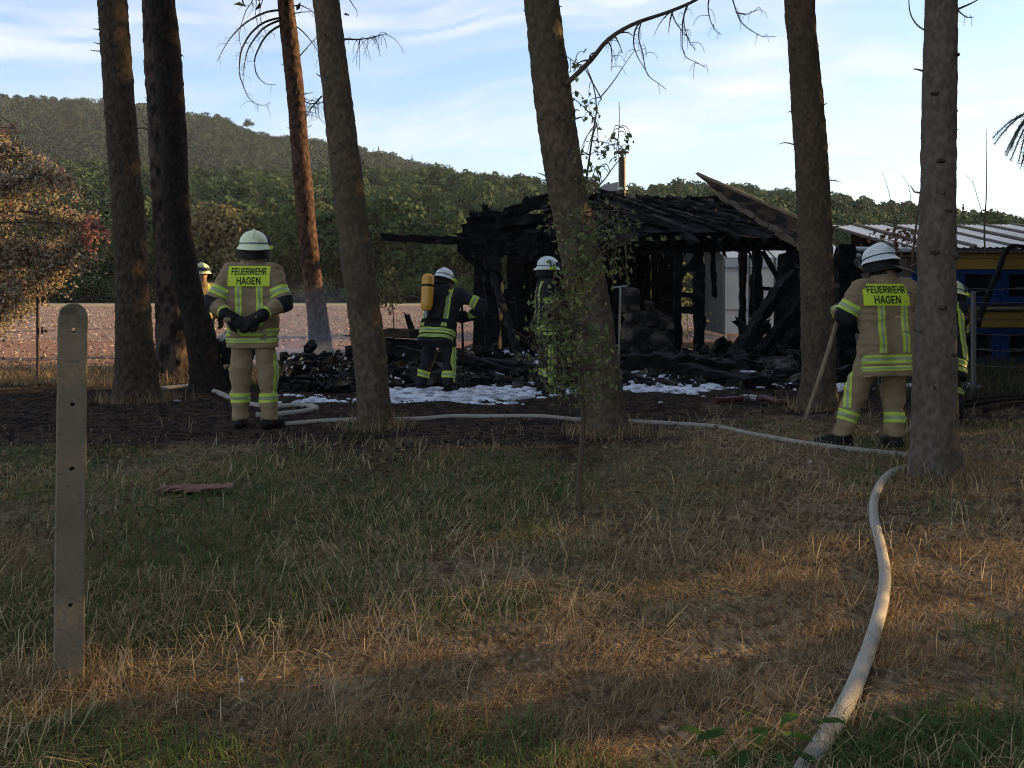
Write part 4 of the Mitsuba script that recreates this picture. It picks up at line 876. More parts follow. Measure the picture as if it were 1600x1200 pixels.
hb('brace', pt(728, 398, Yh), pt(772, 442, Yh), 0.12); hb('brace', pt(1060, 438, Yh), pt(1092, 394, Yh), 0.09); hb('brace', pt(1218, 440, Yh), pt(1192, 392, Yh), 0.09)
for py in (420, 461, 484): hb('rail', pt(1056, py, Yh + 0.02), pt(1095, py + 1, Yh + 0.02), 0.10 if py != 484 else 0.13)
hb('rail', pt(1176, 450, Yh + 0.02), pt(1225, 452, Yh), 0.07)
# left end: blackened remains of the upper wall and roof, stacked planks with broken ends
for i, (x0, x1, y0, y1, w) in enumerate([(724, 862, 372, 374, 0.26), (726, 850, 358, 360, 0.24), (730, 858, 347, 345, 0.22), (738, 830, 336, 338, 0.18), (792, 862, 330, 318, 0.2), (815, 870, 318, 308, 0.18), (770, 880, 352, 334, 0.24), (842, 900, 310, 300, 0.16)]):
    hb('wall_plank', pt(x0, y0, Yh + 0.05 + 0.12 * (i % 3)), pt(x1, y1, Yh + 0.1 + 0.12 * (i % 2)), w, w * 0.8, rough=0.22)
for px, y0, y1, w in ((739, 345, 332, .12), (758, 345, 321, .12), (766, 345, 326, .07), (792, 340, 326, .13), (823, 318, 310, .12), (756, 325, 318, .05)): hb('stud', pt(px, y0, Yh + 0.1), pt(px + rng.normal(), y1, Yh + 0.1), w, rough=0.25)
# inner and back walls of upright boards, some missing
for i, px in enumerate(np.arange(744, 1052, 9.0)):
    if 757 < px < 779 and False: continue
    Yw = Yk - 0.1; top = 395 + rng.uniform(-4, 6); bot = 545
    if 772 < px < 792: top += 60
    hb('wall_board', pt(px, bot, Yw), pt(px + rng.normal() * 1.2, top, Yw), 0.15, 0.03, rough=0.08, seg=8)
for i, px in enumerate(np.arange(800, 1050, 12.5)):
    if rng.random() < 0.25: continue
    Yw = 19.3; hb('wall_board', pt(px, 553, Yw), pt(px + rng.normal() * 1.5, 396 + rng.uniform(-3, 40), Yw), 0.17, 0.03, rough=0.10, seg=8)
for i, py in enumerate((412, 440, 468)): hb('rail', pt(800, py, 19.25), pt(1045, py + 2, 19.25), 0.08)
# hanging remains under the eaves
for i in range(16):
    px = rng.uniform(790, 1280); hb('hanging_lath', pt(px, 388, Yh + 0.15), pt(px + rng.normal() * 7, 388 + rng.uniform(8, 26), Yh + 0.15 + rng.normal() * 0.1), 0.05, 0.03, rough=0.4, seg=5)
# roof: rafters up the slope and crossing boards, edge burnt ragged
ridY = 20.2
def rid_py(px): return np.interp(px, [850, 900, 960, 985, 1005, 1050, 1090, 1130, 1160, 1260], [322, 312, 303, 308, 316, 318, 315, 311, 318, 350])
for i, px in enumerate(np.arange(862, 1262, 24)):
    a = pt(px, 380, Yh - 0.35); X0 = a[0]; pxr = CX + F * X0 / ridY
    b = np.array([X0, ridY, Z_(rid_py(pxr) + rng.uniform(-3, 3), ridY)]); hb('rafter', a, b, 0.10, 0.16, rough=0.16)
nbd = 13
ux, uy = np.meshgrid(np.linspace(HX(856, Yh), HX(1264, Yh), 110), np.linspace(0, 1, 40))
a0 = np.stack([ux, 0 * ux + Yh - 0.33, 0 * ux + Z_(377, Yh - 0.35)], -1); pr_ = CX + F * ux / ridY; b0 = np.stack([ux, 0 * ux + ridY, Z_(rid_py(pr_), ridY)], -1)
tt = uy * (1.0 + 0.10 * (meshkit.fbm(np.stack([ux * 4, 0 * ux, 0 * ux], -1), 3, 4) - 0.6)); v = a0 + (b0 - a0) * tt[..., None]; v[..., 2] += 0.085 + 0.09 * (meshkit.fbm(v * [3, 3, 0], 4, 9) - 0.5)
hole = meshkit.fbm(np.stack([ux * 1.4, uy * 4, 0 * ux], -1), 3, 12) > 0.72
i, j = np.meshgrid(np.arange(39), np.arange(109), indexing='ij'); a = (i * 110 + j).ravel(); a = a[~hole.ravel()[a]]
add(hut + '__roof_felt', tm(v.reshape(-1, 3), np.vstack([np.stack([a, a + 1, a + 111], 1), np.stack([a, a + 111, a + 110], 1)])), 'charred', True)
for j in range(nbd):
    t = (j + 0.5) / nbd
    x = HX(858, Yh)
    while x < HX(1262, Yh) - 0.3:
        w = rng.uniform(0.7, 1.9); x2 = min(x + w, HX(1262, Yh) + rng.uniform(-0.1, 0.25))
        def at(xx):
            a0 = np.array([xx, Yh - 0.35, Z_(376, Yh - 0.35)]); pxr = CX + F * xx / ridY; b0 = np.array([xx, ridY, Z_(rid_py(pxr), ridY)])
            return a0 + (b0 - a0) * t + [0, 0, 0.11]
        if rng.random() > (0.62 + 0.2 * (j == nbd - 1)):
            hb('roof_board', at(x + 0.02) + [0, rng.normal() * 0.06, rng.normal() * 0.03], at(x2 - 0.02) + [0, rng.normal() * 0.12, rng.normal() * 0.05], rng.uniform(0.12, 0.26), 0.03, rough=0.22, mat='charred', seg=10)
        x = x2
for i in range(30):      # rafters fallen aslant over the slope
    xx = rng.uniform(HX(870, Yh), HX(1190, Yh)); 
    def sl(x_, t_): a0 = np.array([x_, Yh - 0.35, Z_(376, Yh - 0.35)]); b0 = np.array([x_, ridY, Z_(rid_py(CX + F * x_ / ridY), ridY)]); return a0 + (b0 - a0) * t_
    t0_ = rng.uniform(0.35, 1.0); hb('fallen_rafter', sl(xx, t0_) + [0, 0, 0.15], sl(xx + rng.uniform(0.5, 1.3), t0_ - rng.uniform(0.3, 0.6)) + [0, 0, 0.16 + rng.normal() * 0.05], rng.uniform(0.06, 0.12), rng.uniform(0.06, 0.12), rough=0.25)
for i in range(46):      # lumps of charred felt and battens on the ragged upper edge
    px = rng.uniform(850, 1180); z_ = Z_(rid_py(px) + rng.uniform(-5, 6), ridY); a = np.array([X_(px, ridY), ridY - rng.uniform(0, 0.4), z_ - 0.05])
    hb('roof_scrap', a, a + [rng.uniform(0.15, 0.5), rng.normal() * 0.1, rng.normal() * 0.09], rng.uniform(0.06, 0.18), rng.uniform(0.05, 0.12), rough=0.35, seg=5)
for i in range(9):       # slanting light-edged battens seen across the slope
    px, py = rng.uniform(1020, 1180), rng.uniform(330, 362); hb('batten', pt(px, py, 18.1), pt(px + 70, py + 24, 17.3), 0.035, 0.03, mat='charred' if i % 3 else 'scorched_wood', rough=0.2)
# the loose roof panel slid down at the right
scene['panel_pale'] = matte((0.15, 0.12, 0.085), 0.9)
def slab(quad, th, key_, mat):
    q = np.array(quad); n = unit(np.cross(q[1] - q[0], q[2] - q[0])); n = n if n[2] > 0 else -n
    v = np.vstack([q, q - n * th]); f = [(0, 1, 2), (0, 2, 3), (4, 6, 5), (4, 7, 6)] + [t for i in range(4) for t in ((i, i + 4, (i + 1) % 4 + 4), (i, (i + 1) % 4 + 4, (i + 1) % 4))]
    mm = tm(v, f); mm = mm.subdivide_to_size(0.18) if hasattr(mm, 'subdivide_to_size') else mm
    vv = np.array(mm.vertices); vv += (meshkit.fbm(vv * 5, 3, 8)[:, None] - 0.5) * 0.03
    return add(key_, tm(vv, mm.faces), mat)
A, B, C, D = pt(1089, 272, 18.6), pt(1266, 350, 16.9), pt(1266, 392, 16.6), pt(1122, 300, 18.2)
for k in range(3):
    s0, s1 = k / 3 + 0.01, (k + 1) / 3 - 0.01
    slab([A + (D - A) * s0, B + (C - B) * s0, B + (C - B) * s1, A + (D - A) * s1], 0.05, hut + '__loose_board', 'scorched_wood')
add(hut + '__pale_lit_edge', beam(A + [0, 0, 0.02], B + [0, 0, 0.02], 0.06, 0.06, 901, 0.1), 'old_wood')  # sunlit rim of the loose panel, painted as a strip of paler wood
for i in range(7):
    t = i / 7; a = D + (C - D) * t + [0, -0.02, -0.05]; b = D + (C - D) * (t + 0.13) + [0, -0.02, -0.05 + rng.normal() * 0.02]; add(hut + '__torn_strip', beam(a, b, 0.05, 0.10, 910 + i, 0.35), 'panel_pale')
# the collapsed wall sheet at the right end and diagonal timbers
slab([pt(1216, 398, 17.2), pt(1262, 385, 17.2), pt(1262, 560, 16.2), pt(1205, 575, 16.0)], 0.05, hut + '__fallen_panel', 'charred')
slab([pt(1245, 380, 17.6), pt(1298, 380, 17.6), pt(1298, 575, 17.0), pt(1235, 575, 17.0)], 0.05, hut + '__fallen_panel', 'charred')
for (a, b, w) in (((1135, 575), (1235, 430), .2), ((1165, 580), (1262, 455), .16), ((1120, 590), (1200, 505), .14), ((1180, 590), (1290, 470), .2), ((1230, 585), (1150, 500), .12)):
    hb('fallen_timber', pt(a[0], a[1], 15.3), pt(b[0], b[1], 16.3), w, rough=0.2)
# chimney pipe with cap, collar and flashing
scene['pipe_metal'] = matte((0.09, 0.07, 0.05), 0.55, 0.4, metallic=0.2); scene['pale_sheet'] = matte((0.36, 0.31, 0.32), 0.6); scene['collar_metal'] = matte((0.5, 0.48, 0.45), 0.4, metallic=0.6)
Yp = 20.0; c = pt(972, 308, Yp); tz = Z_(246, Yp)
ck = add(hut + '__chimney_pipe', tube([c - [0, 0, 0.5], c, (c[0], Yp, tz)], [0.082, 0.082, 0.082], 20), 'pipe_metal', 40)
cp = np.array([(0.0, 0.055), (0.10, 0.035), (0.155, 0.0), (0.15, -0.012), (0.0, 0.02)])
cap = trimesh.creation.revolve(cp, sections=20); add(ck + '__cap', tm(cap.vertices + [c[0], Yp, Z_(237, Yp) - 0.02], cap.faces), 'pipe_metal', 40)
for a in (0.3, 1.9, 3.4, 5.0): add(ck + '__cap_strut', tube([(c[0] + 0.075 * math.cos(a), Yp + 0.075 * math.sin(a), tz - 0.05), (c[0] + 0.09 * math.cos(a), Yp + 0.09 * math.sin(a), Z_(237, Yp))], 0.008, 5), 'collar_metal')
add(ck + '__collar', tube([(c[0], Yp, Z_(297, Yp)), (c[0], Yp, Z_(293, Yp))], 0.12, 20), 'collar_metal', 30)
slab([pt(940, 290, 20.3), pt(966, 284, 20.3), pt(966, 312, 20.1), pt(940, 312, 20.1)], 0.01, hut + '__flashing_sheet', 'pale_sheet')
slab([pt(958, 305, 19.9), pt(972, 306, 19.9), pt(1003, 332, 19.2), pt(998, 338, 19.2)], 0.012, hut + '__flashing_strip', 'pale_sheet')
tag(hut, 'burnt out wooden hut, its charred frame and collapsing roof standing with a metal stove pipe', 'hut')
# stove of clay blocks inside
key = numbered('masonry_stove'); Y = 17.0
def clay_col(p, n, uv): return mix((0.018, 0.015, 0.013), (0.10, 0.082, 0.065), smoothstep(0.35, 0.7, fbm(p.x * 6, p.y * 6, p.z * 6)))
scene['clay'] = matte(proc(clay_col), 0.95)
def rock(c, s, seed, f=3.0):
    m = trimesh.creation.icosphere(3, 1.0); v = np.array(m.vertices); v = np.sign(v) * np.abs(v) ** 0.45
    v = v * np.asarray(s) * (1 + 0.5 * (meshkit.fbm(v * f * 0.5 + seed, 3, seed) - 0.5))[:, None] + c
    return tm(v, m.faces)
for i, (px, py, sx, sz) in enumerate([(993, 528, .30, .30), (1030, 530, .26, .28), (1005, 498, .34, .16), (1038, 505, .16, .14), (985, 470, .16, .24), (1012, 480, .10, .12)]):
    add(key + '__block', rock(pt(px, py, Y), (sx, 0.3, sz), i + 3), 'clay', 40)
tag(key, 'heap of greyish brown clay blocks of a stove inside the burnt hut', 'stove')
key = numbered('garden_tool'); Y = 13.4; scene['steel'] = matte((0.22, 0.22, 0.21), 0.35, 0.5, metallic=0.7)
add(key + '__shaft', tube([P(967, 600, Y), P(967.5, 525, Y), P(970, 449, Y)], 0.018, 8), 'steel', True); add(key + '__grip', tube([P(956, 450, Y), P(981, 447, Y)], 0.016, 8), 'steel', True); tag(key, 'upright metal rod with a T grip just right of the trunk leaning before the hut', 'tool')

# ------------------------------------------------------------------ charred timbers and rubble before the hut
def fallen(a, b, Ya, Yb_, w, label, grp='charred timbers lying in the rubble', mat='charred', lift=0.0, h=None):
    key = numbered('charred_timber'); SEED[0] += 1
    pa, pb = P(a[0], a[1], Ya), P(b[0], b[1], Yb_); add(key, beam(pa, pb, w, h, SEED[0], 0.16), mat); tag(key, label, 'timber', None)
fallen((618, 548), (905, 590), 14.2, 13.0, .15, 'long charred timber lying behind the firefighter with the yellow bottle')
fallen((700, 552), (860, 598), 13.6, 12.6, .10, 'second charred timber beside the long one behind the bottle carrier')
fallen((720, 600), (860, 590), 12.4, 12.8, .09, 'thin scorched batten lying across the foam left of the sapling', mat='scorched_wood')
fallen((740, 562), (800, 612), 13.8, 12.2, .09, 'short charred timber slanting into the foam left of the helmeted man by the sapling')
fallen((975, 565), (1150, 580), 13.8, 13.4, .30, 'thickest charred beam lying before the stove')
fallen((1060, 575), (1215, 612), 13.0, 12.0, .17, 'charred beam lying across the foam at the right of the hut')
fallen((1005, 610), (1075, 592), 12.0, 12.6, .10, 'charred stick poking into the foam just right of the leaning trunk')
fallen((1130, 595), (1260, 600), 12.8, 12.3, .11, 'charred timber at the foot of the trunk at the right end of the hut')
fallen((1085, 560), (1190, 605), 14.2, 12.6, .15, 'charred beam in the middle of the heap below the diagonal timbers')
fallen((1310, 585), (1350, 575), 11.6, 11.8, .16, 'charred chunk lying behind the left leg of the pole holder')
fallen((770, 430), (812, 560), 17.0, 15.6, .12, 'charred post leaning inside the left end of the hut')
fallen((625, 612), (700, 590), 11.9, 12.6, .12, 'charred log behind the left boot of the bottle carrier')
key = numbered('charred_post'); Y = 12.6; z0 = float(plane(Y))
add(key + '__shaft', beam((X_(1318, Y), Y, z0 - 0.1), P(1319, 386, Y), 0.26, 0.2, 71, 0.22), 'charred')
for i, (px, py, qx, qy, w) in enumerate([(1308, 400, 1342, 440, .14), (1330, 432, 1352, 418, .09), (1310, 470, 1348, 500, .14), (1335, 440, 1338, 520, .10), (1322, 548, 1352, 560, .12)]): add(key + '__scrap', beam(P(px, py, Y - 0.1), P(qx, qy, Y - 0.1), w, w, 80 + i, 0.3), 'charred')
tag(key, 'ragged black post remains between the right trunk and the firefighter with the pole', 'post')
key = numbered('charred_pole'); add(key, tube(spline(px_path([(1526, 510), (1540, 470), (1560, 425), (1574, 390), (1582, 384), (1602, 386)], 13.5), 24), np.linspace(0.055, 0.03, 24), 9, noise_amp=0.012), 'charred', True); tag(key, 'black bent pole leaning before the blue hive fronts at the right edge', 'pole')
# board heap left of the bottle carrier
key = numbered('board_heap'); Y = 14.6
for i, (a, b, w) in enumerate([((597, 520), (668, 522), .16), ((596, 534), (668, 540), .15), ((597, 548), (668, 552), .15), ((598, 562), (668, 566), .15)]): add(key + '__board', beam(P(*a, Y + 0.05 * i), P(*b, Y + 0.05 * i), 0.06, w, 300 + i, 0.12), 'scorched_wood' if i % 2 == 0 else 'charred')
add(key + '__prop', beam(P(598, 530, Y - 0.12), P(640, 572, Y - 0.3), 0.07, 0.07, 310, 0.15), 'charred'); add(key + '__spike', beam(P(645, 520, Y + 0.1), P(636, 492, Y + 0.1), 0.09, 0.09, 311, 0.2), 'charred')
tag(key, 'scorched side boards of a raised bed with a broken spike, left of the bottle carrier', 'boards')
key = numbered('charred_stump')
for i, (px, py, r) in enumerate([(455, 583, .17), (475, 578, .22)]): add(key + '__lump', rock(P(px, py, 14.2), (r, r, r * 1.1), 20 + i), 'charred', 40)
tag(key, 'two black rounded lumps on the heap right of the standing firefighter', 'lump')
rng = np.random.default_rng(66); ms = []
def heap(px, py): return np.interp(px, [430, 520, 600], [1, 1, .6])
def rubble(n, f):
    for _ in range(n):
        px, py, Y, h = f(); s = rng.uniform(0.03, 0.13) * (1 if rng.random() < 0.8 else 1.7)
        x = X_(px, Y); z = float(plane(Y)) + h
        m = beam(np.array([x, Y, z]) - unit(rng.normal(size=3) * [1, 1, 0.4]) * s, np.array([x, Y, z]) + unit(rng.normal(size=3) * [1, 1, 0.4]) * s, s * rng.uniform(0.4, 1.3), s * rng.uniform(0.3, 1.0), rng.integers(1 << 30), 0.3, seg=3); ms.append(m)
def left_heap():
    Y = rng.uniform(11.4, 15.2); px = rng.uniform(425, 620); hm = 0.28 * np.clip((Y - 11.6) / 2.2, 0, 1) * np.clip((px - 400) / 60, 0, 1) * (1 - 0.4 * np.clip((px - 540) / 80, 0, 1)); return px, 0, Y, rng.random() * max(hm, 0.06)
def mid_heap(): Y = rng.uniform(11.9, 16.5); px = rng.uniform(600, 960); return px, 0, Y, rng.random() * (0.05 + 0.24 * np.clip((Y - 12.2) / 2, 0, 1))
def right_heap(): Y = rng.uniform(11.9, 17); px = rng.uniform(960, 1300); hm = 0.06 + 0.32 * np.clip((Y - 12.6) / 2.4, 0, 1) * (0.6 + 0.5 * np.clip((px - 1080) / 120, 0, 1)); return px, 0, Y, rng.random() * hm
rubble(620, left_heap); rubble(560, mid_heap); rubble(620, right_heap)
add('rubble', cat(ms[::2] + ms[1::4]), 'charred'); add('ash_rubble', cat(ms[3::4]), 'ash'); tag('ash_rubble', 'grey brown ash covered chunks among the rubble', 'rubble', kind='stuff'); tag('rubble', 'black charred rubble heaped before the hut', 'rubble', kind='stuff')
# smooth mounds of ash under the rubble
def mound(x, y):
    px = CX + F * x / y
    l = 0.20 * np.clip((y - 11.8) / 2.2, 0, 1) * np.clip((px - 410) / 60, 0, 1) * np.clip((640 - px) / 60, 0, 1)
    m_ = 0.17 * np.clip((y - 12.4) / 2.0, 0, 1) * np.clip((px - 590) / 60, 0, 1) * np.clip((1310 - px) / 60, 0, 1)
    h = np.maximum(l, m_) * np.clip((19.5 - y) / 3, 0, 1) * np.clip((16.0 - y) / 1.2 + 4 * (px > 700), 0, 1)
    q = np.stack([x * 2.2, y * 2.2, 0 * x], -1)
    return np.where(h > 0.004, h * (0.35 + 1.2 * meshkit.fbm(q, 4, 6)), -0.06)
add('ash_heap', grid(np.linspace(-4.2, 7, 220), np.linspace(11.6, 19.5, 150), lambda x, y: plane(y) + mound(x, y)), 'ash', True); tag('ash_heap', 'mounds of dark ash and burnt soil before the hut', 'ash', kind='stuff')

# ------------------------------------------------------------------ extinguishing foam
blobs = [(700, 617, 130, 10, 1.25), (640, 622, 70, 7, 1.0), (790, 607, 70, 8, 0.9), (860, 612, 60, 6, 1.0), (600, 626, 70, 5, .9), (520, 628, 70, 4, 0.6), (470, 622, 40, 5, 0.55), (1045, 603, 60, 9, 1.1), (1010, 606, 40, 8, 1.0), (1100, 606, 40, 5, 0.7), (1020, 551, 70, 5, 1.0), (1070, 552, 30, 4, .9), (812, 566, 50, 6, .9), (1200, 601, 70, 7, .8), (1165, 590, 22, 7, .8), (1330, 606, 40, 6, .8), (1400, 603, 50, 5, .6), (1520, 604, 40, 5, .4), (612, 590, 28, 14, .6), (770, 590, 60, 4, .45), (930, 615, 30, 6, .8), (560, 612, 40, 6, .5)]
def foam_h(x, y):
    px = CX + F * x / y; py = CY + F * (EYE - plane(y)) / y
    s = 0 * x - 0.35
    for a, b, w, h, k in blobs: s = np.maximum(s, k * np.exp(-((px - a) / w) ** 2 - ((py - b) / h) ** 2) - 0.35)
    q = np.stack([x, y, 0 * x], -1)
    n = meshkit.fbm(q * 3.0, 4, 71) - 0.5; n2 = meshkit.fbm(q * 11, 3, 72) - 0.5
    n3 = meshkit.fbm(q * 8, 3, 75) - 0.5; t = s + 0.95 * n + 0.75 * n3 - 0.07
    return np.where(t > 0, 0.008 + 0.065 * np.clip(t, 0, 0.8) ** 0.8 + 0.045 * n2, -1)
fx_, fy_ = np.linspace(-4.4, 6.6, 760), np.concatenate([np.linspace(10.3, 14, 330), np.linspace(14.02, 20.5, 120)])
xx, yy = np.meshgrid(fx_, fy_); hh = foam_h(xx, yy); base = np.maximum(gz(xx, yy), np.where((yy > 11.6) & (yy < 19.5), plane(yy) + mound(xx, yy), -9))
v = np.stack([xx, yy, base + np.where(hh > 0, hh, 0.0)], -1).reshape(-1, 3)
on = (hh > 0).reshape(-1); nx = len(fx_); i, j = np.meshgrid(np.arange(len(fy_) - 1), np.arange(nx - 1), indexing='ij'); a = (i * nx + j).reshape(-1)
f = np.vstack([np.stack([a, a + 1, a + nx + 1], 1), np.stack([a, a + nx + 1, a + nx], 1)]); f = f[on[f].any(1)]
m = tm(v, f); m.remove_unreferenced_vertices()
def foam_c(p, n, uv): return mix((0.22, 0.22, 0.24), (0.66, 0.68, 0.74), smoothstep(0.28, 0.62, fbm(p.x * 9, p.y * 9, p.z * 9, 4)))
scene['foam_mat'] = {'type': 'twosided', 'b': {'type': 'principled', 'base_color': proc(foam_c), 'roughness': 0.8, 'specular': 0.2}}
add('foam', m, 'foam_mat', True); tag('foam', 'patches of white extinguishing foam on the ground', 'foam', kind='stuff')
v, f = leaves(np.stack([X_(rng.uniform(425, 640, 40), yb_ := rng.uniform(11.6, 13.4, 40)), yb_, plane(yb_) + 0.10 + 0.4 * np.clip((yb_ - 11.6) / 2.4, 0, 1) * rng.uniform(.4, 1.1, 40)], 1), rng.uniform(0.03, 0.09, 40), rng, width=0.7)
add('foam_flakes', tm(v, f), 'foam_mat'); tag('foam_flakes', 'scattered white flakes of foam and ash on the left heap', 'foam', kind='stuff')

# ------------------------------------------------------------------ hoses and small things on the ground
def hose_col(p, n, uv): return mix((0.28, 0.25, 0.205), (0.38, 0.345, 0.29), 0.6 * fbm(p.x * 3, p.y * 3, p.z * 3) + 0.4 * noise(p.x * 300, p.y * 300, p.z * 300))
scene['hose_mat'] = {'type': 'twosided', 'b': {'type': 'bumpmap', 'arbitrary': proc(lambda p, n, uv: noise(p.x * 260, p.y * 260, p.z * 260), 1e-3), 'scale': 0.002, 'b': {'type': 'principled', 'base_color': proc(hose_col), 'roughness': 0.75, 'specular': 0.25}}}
def ground_path(pix, r, n):
    q = np.array([G(a, b)[:2] for a, b in pix]); s = spline(np.column_stack([q, 0 * q[:, 0]]), n)
    from scipy.ndimage import gaussian_filter1d
    s[:, :2] = gaussian_filter1d(s[:, :2], 3, axis=0, mode='nearest'); s[:, 2] = gaussian_filter1d(gz(s[:, 0], s[:, 1]), 5, mode='nearest') + r * np.interp(s[:, 1], [5, 7.5], [0.8, 0.25]); return s
hp = [(1215, 1300), (1262, 1200), (1300, 1148), (1335, 1085), (1362, 1010), (1379, 945), (1383, 900), (1376, 865), (1366, 825), (1366, 790), (1380, 760), (1408, 739), (1440, 730), (1462, 724), (1450, 717), (1420, 712), (1340, 706), (1255, 696), (1180, 683), (1100, 666), (1040, 662), (1000, 660), (900, 657), (750, 656), (620, 658), (520, 659), (440, 662)]
key = numbered('fire_hose'); s = ground_path(hp, 0.038, 420)
add(key, tube(s, np.full(len(s), 0.026), 20, flat=0.92), 'hose_mat', True); tag(key, 'long pale fire hose winding from the bottom right past the nearest trunk to the left', 'hose')
hp = [(395, 650), (440, 648), (475, 645), (490, 642), (495, 639), (488, 636), (465, 634), (430, 636), (400, 634), (372, 628), (340, 616), (315, 607), (300, 604), (262, 607), (220, 610)]
key = numbered('fire_hose'); s = ground_path(hp, 0.036, 200); add(key, tube(s, 0.036, 16, flat=0.9), 'hose_mat', True); tag(key, 'grey fire hose looping behind the boots of the standing firefighter on the left', 'hose')
key = numbered('branch_pipe'); scene['red_paint'] = matte((0.075, 0.02, 0.017), 0.5, 0.5)
a, b = G(1117, 634, 0.05), G(1172, 631, 0.06); c = G(1215, 636, 0.05)
add(key + '__tube', tube([a, a + (b - a) * 0.06, a + (b - a) * 0.1, b], [0.045, 0.045, 0.032, 0.036], 14), 'red_paint', 30); add(key + '__ring', tube([a + (b - a) * 0.78, a + (b - a) * 0.9], 0.052, 14), 'steel', 30)
add(key + '__coupling', tube([b, b + (c - b) * 0.3], [0.05, 0.045], 14), 'steel', 30); add(key + '__short_hose', tube(spline([b + (c - b) * 0.3, (b + c) / 2 + [0, 0.05, 0.02], c, c + [0.15, 0.1, -0.02]], 24), 0.034, 12), 'red_paint', True)
tag(key, 'red branch pipe with metal ring lying on the burnt ground before the right trunk', 'nozzle')
scene['bark_chip'] = matte((0.17, 0.085, 0.06), 0.9)
key = numbered('bark_slab'); p = G(302, 777); mm = beam(p + [-0.22, 0.02, 0.03], p + [0.22, -0.05, 0.05], 0.13, 0.02, 8, 0.2, seg=12); add(key, mm, 'bark_chip'); tag(key, 'reddish slab of bark lying in the green grass left of the middle', 'bark')
for i, (a, b, lab) in enumerate([((1478, 652), (1602, 634), 'reddish stick lying behind the nearest trunk at the right edge'), ((1540, 650), (1606, 640), 'short dark stick at the right edge, beside the reddish one'), ((1500, 640), (1610, 628), 'thin branch farther back on the ground at the right edge')]):
    key = numbered('stick'); pa, pb = G(*a, 0.04), G(*b, 0.06); add(key, tube(spline([pa, (pa + pb) / 2 + [0, 0.05, 0.02], pb], 12), np.linspace(0.03, 0.018, 12), 8, noise_amp=0.006), 'bark_burnt', True); tag(key, lab, 'stick')
key = numbered('paper_scrap'); p = G(378, 1081, 0.05); v, f = leaves(p[None], np.array([0.035]), np.random.default_rng(3), width=0.8); add(key, tm(v, f), 'white_pipe'); tag(key, 'tiny white scrap lying in the dry grass near the bottom left', 'scrap')

# ------------------------------------------------------------------ thin smoke over the hot ash by the reddish trunk
sg = np.stack(np.meshgrid(np.linspace(0, 1, 28), np.linspace(0, 1, 28), np.linspace(0, 1, 40), indexing='ij'), -1)   # z, y, x
sx_, sy_, sz_ = sg[..., 2], sg[..., 1], sg[..., 0]
den = np.exp(-((sx_ - 0.46 - 0.10 * sz_) / 0.26) ** 2 - ((sy_ - 0.5) / 0.24) ** 2) * np.exp(-sz_ * 3.4) * np.clip(1.9 * meshkit.fbm(np.stack([sx_ * 5, sy_ * 4, sz_ * 3], -1), 3, 15) - 0.35, 0, 1.5) * np.clip((1 - sz_) * 4, 0, 1) * np.clip(np.minimum(sx_, 1 - sx_) * 8, 0, 1)
lo, hi = np.array([-4.9, 14.6, -0.10]), np.array([-2.3, 16.3, 1.5])
TS = T().translate(lo.tolist()).scale((hi - lo).tolist())
scene['smoke_medium'] = {'type': 'heterogeneous', 'albedo': {'type': 'rgb', 'value': [0.88, 0.91, 0.97]}, 'sigma_t': {'type': 'gridvolume', 'grid': mi.VolumeGrid(np.ascontiguousarray(den[..., None]).astype(np.float32)), 'to_world': TS, 'filter_type': 'trilinear'}, 'scale': 2.6}
scene['smoke'] = {'type': 'cube', 'to_world': T().translate(((lo + hi) / 2).tolist()).scale(((hi - lo) / 2).tolist()), 'bsdf': {'type': 'null'}, 'interior': {'type': 'ref', 'id': 'smoke_medium'}, 'exterior': {'type': 'ref', 'id': 'air'}}
tag('smoke', 'thin bluish smoke over the ash at the foot of the reddish trunk', 'smoke', kind='stuff')
# ------------------------------------------------------------------ people: bodies and turnout gear from blended limb volumes
def surface_nets(d, o, h):
    ins = d < 0
    sh = np.array(d.shape) - 1
    cnt = np.zeros(sh); acc = np.zeros((*sh, 3))
    cs_ = [(0, 0, 0), (1, 0, 0), (0, 1, 0), (1, 1, 0), (0, 0, 1), (1, 0, 1), (0, 1, 1), (1, 1, 1)]
    sl = lambda c: tuple(slice(c[k], c[k] + sh[k]) for k in range(3))
    for a in range(8):
        for k in range(3):
            if cs_[a][k]: continue
            b = list(cs_[a]); b[k] = 1
            da, db = d[sl(cs_[a])], d[sl(b)]; m = (da < 0) != (db < 0)
            t = np.where(m, da / np.where(m, da - db, 1), 0)
            for q in range(3): acc[..., q] += m * (cs_[a][q] + (t if q == k else 0))
            cnt += m
    act = cnt > 0; idx = np.full(sh, -1); idx[act] = np.arange(act.sum())
    i = np.argwhere(act); v = (i + acc[act] / cnt[act][:, None]) * h + o
    faces = []
    for k in range(3):
        u, w = [(1, 2), (2, 0), (0, 1)][k]
        A = ins[tuple(slice(0, -1) if q == k else slice(1, -1) for q in range(3))]; B = ins[tuple(slice(1, None) if q == k else slice(1, -1) for q in range(3))]
        c = np.argwhere(A != B); 
        if not len(c): continue
        flip = B[tuple(c.T)]
        c[:, u] += 1; c[:, w] += 1
        def at(du, dw): e = c.copy(); e[:, u] -= du; e[:, w] -= dw; return idx[tuple(e.T)]
        q = np.stack([at(1, 1), at(0, 1), at(0, 0), at(1, 0)], 1)
        q[flip] = q[flip][:, ::-1]; faces.append(q)
    q = np.vstack(faces)
    return v, np.vstack([q[:, [0, 1, 2]], q[:, [0, 2, 3]]])

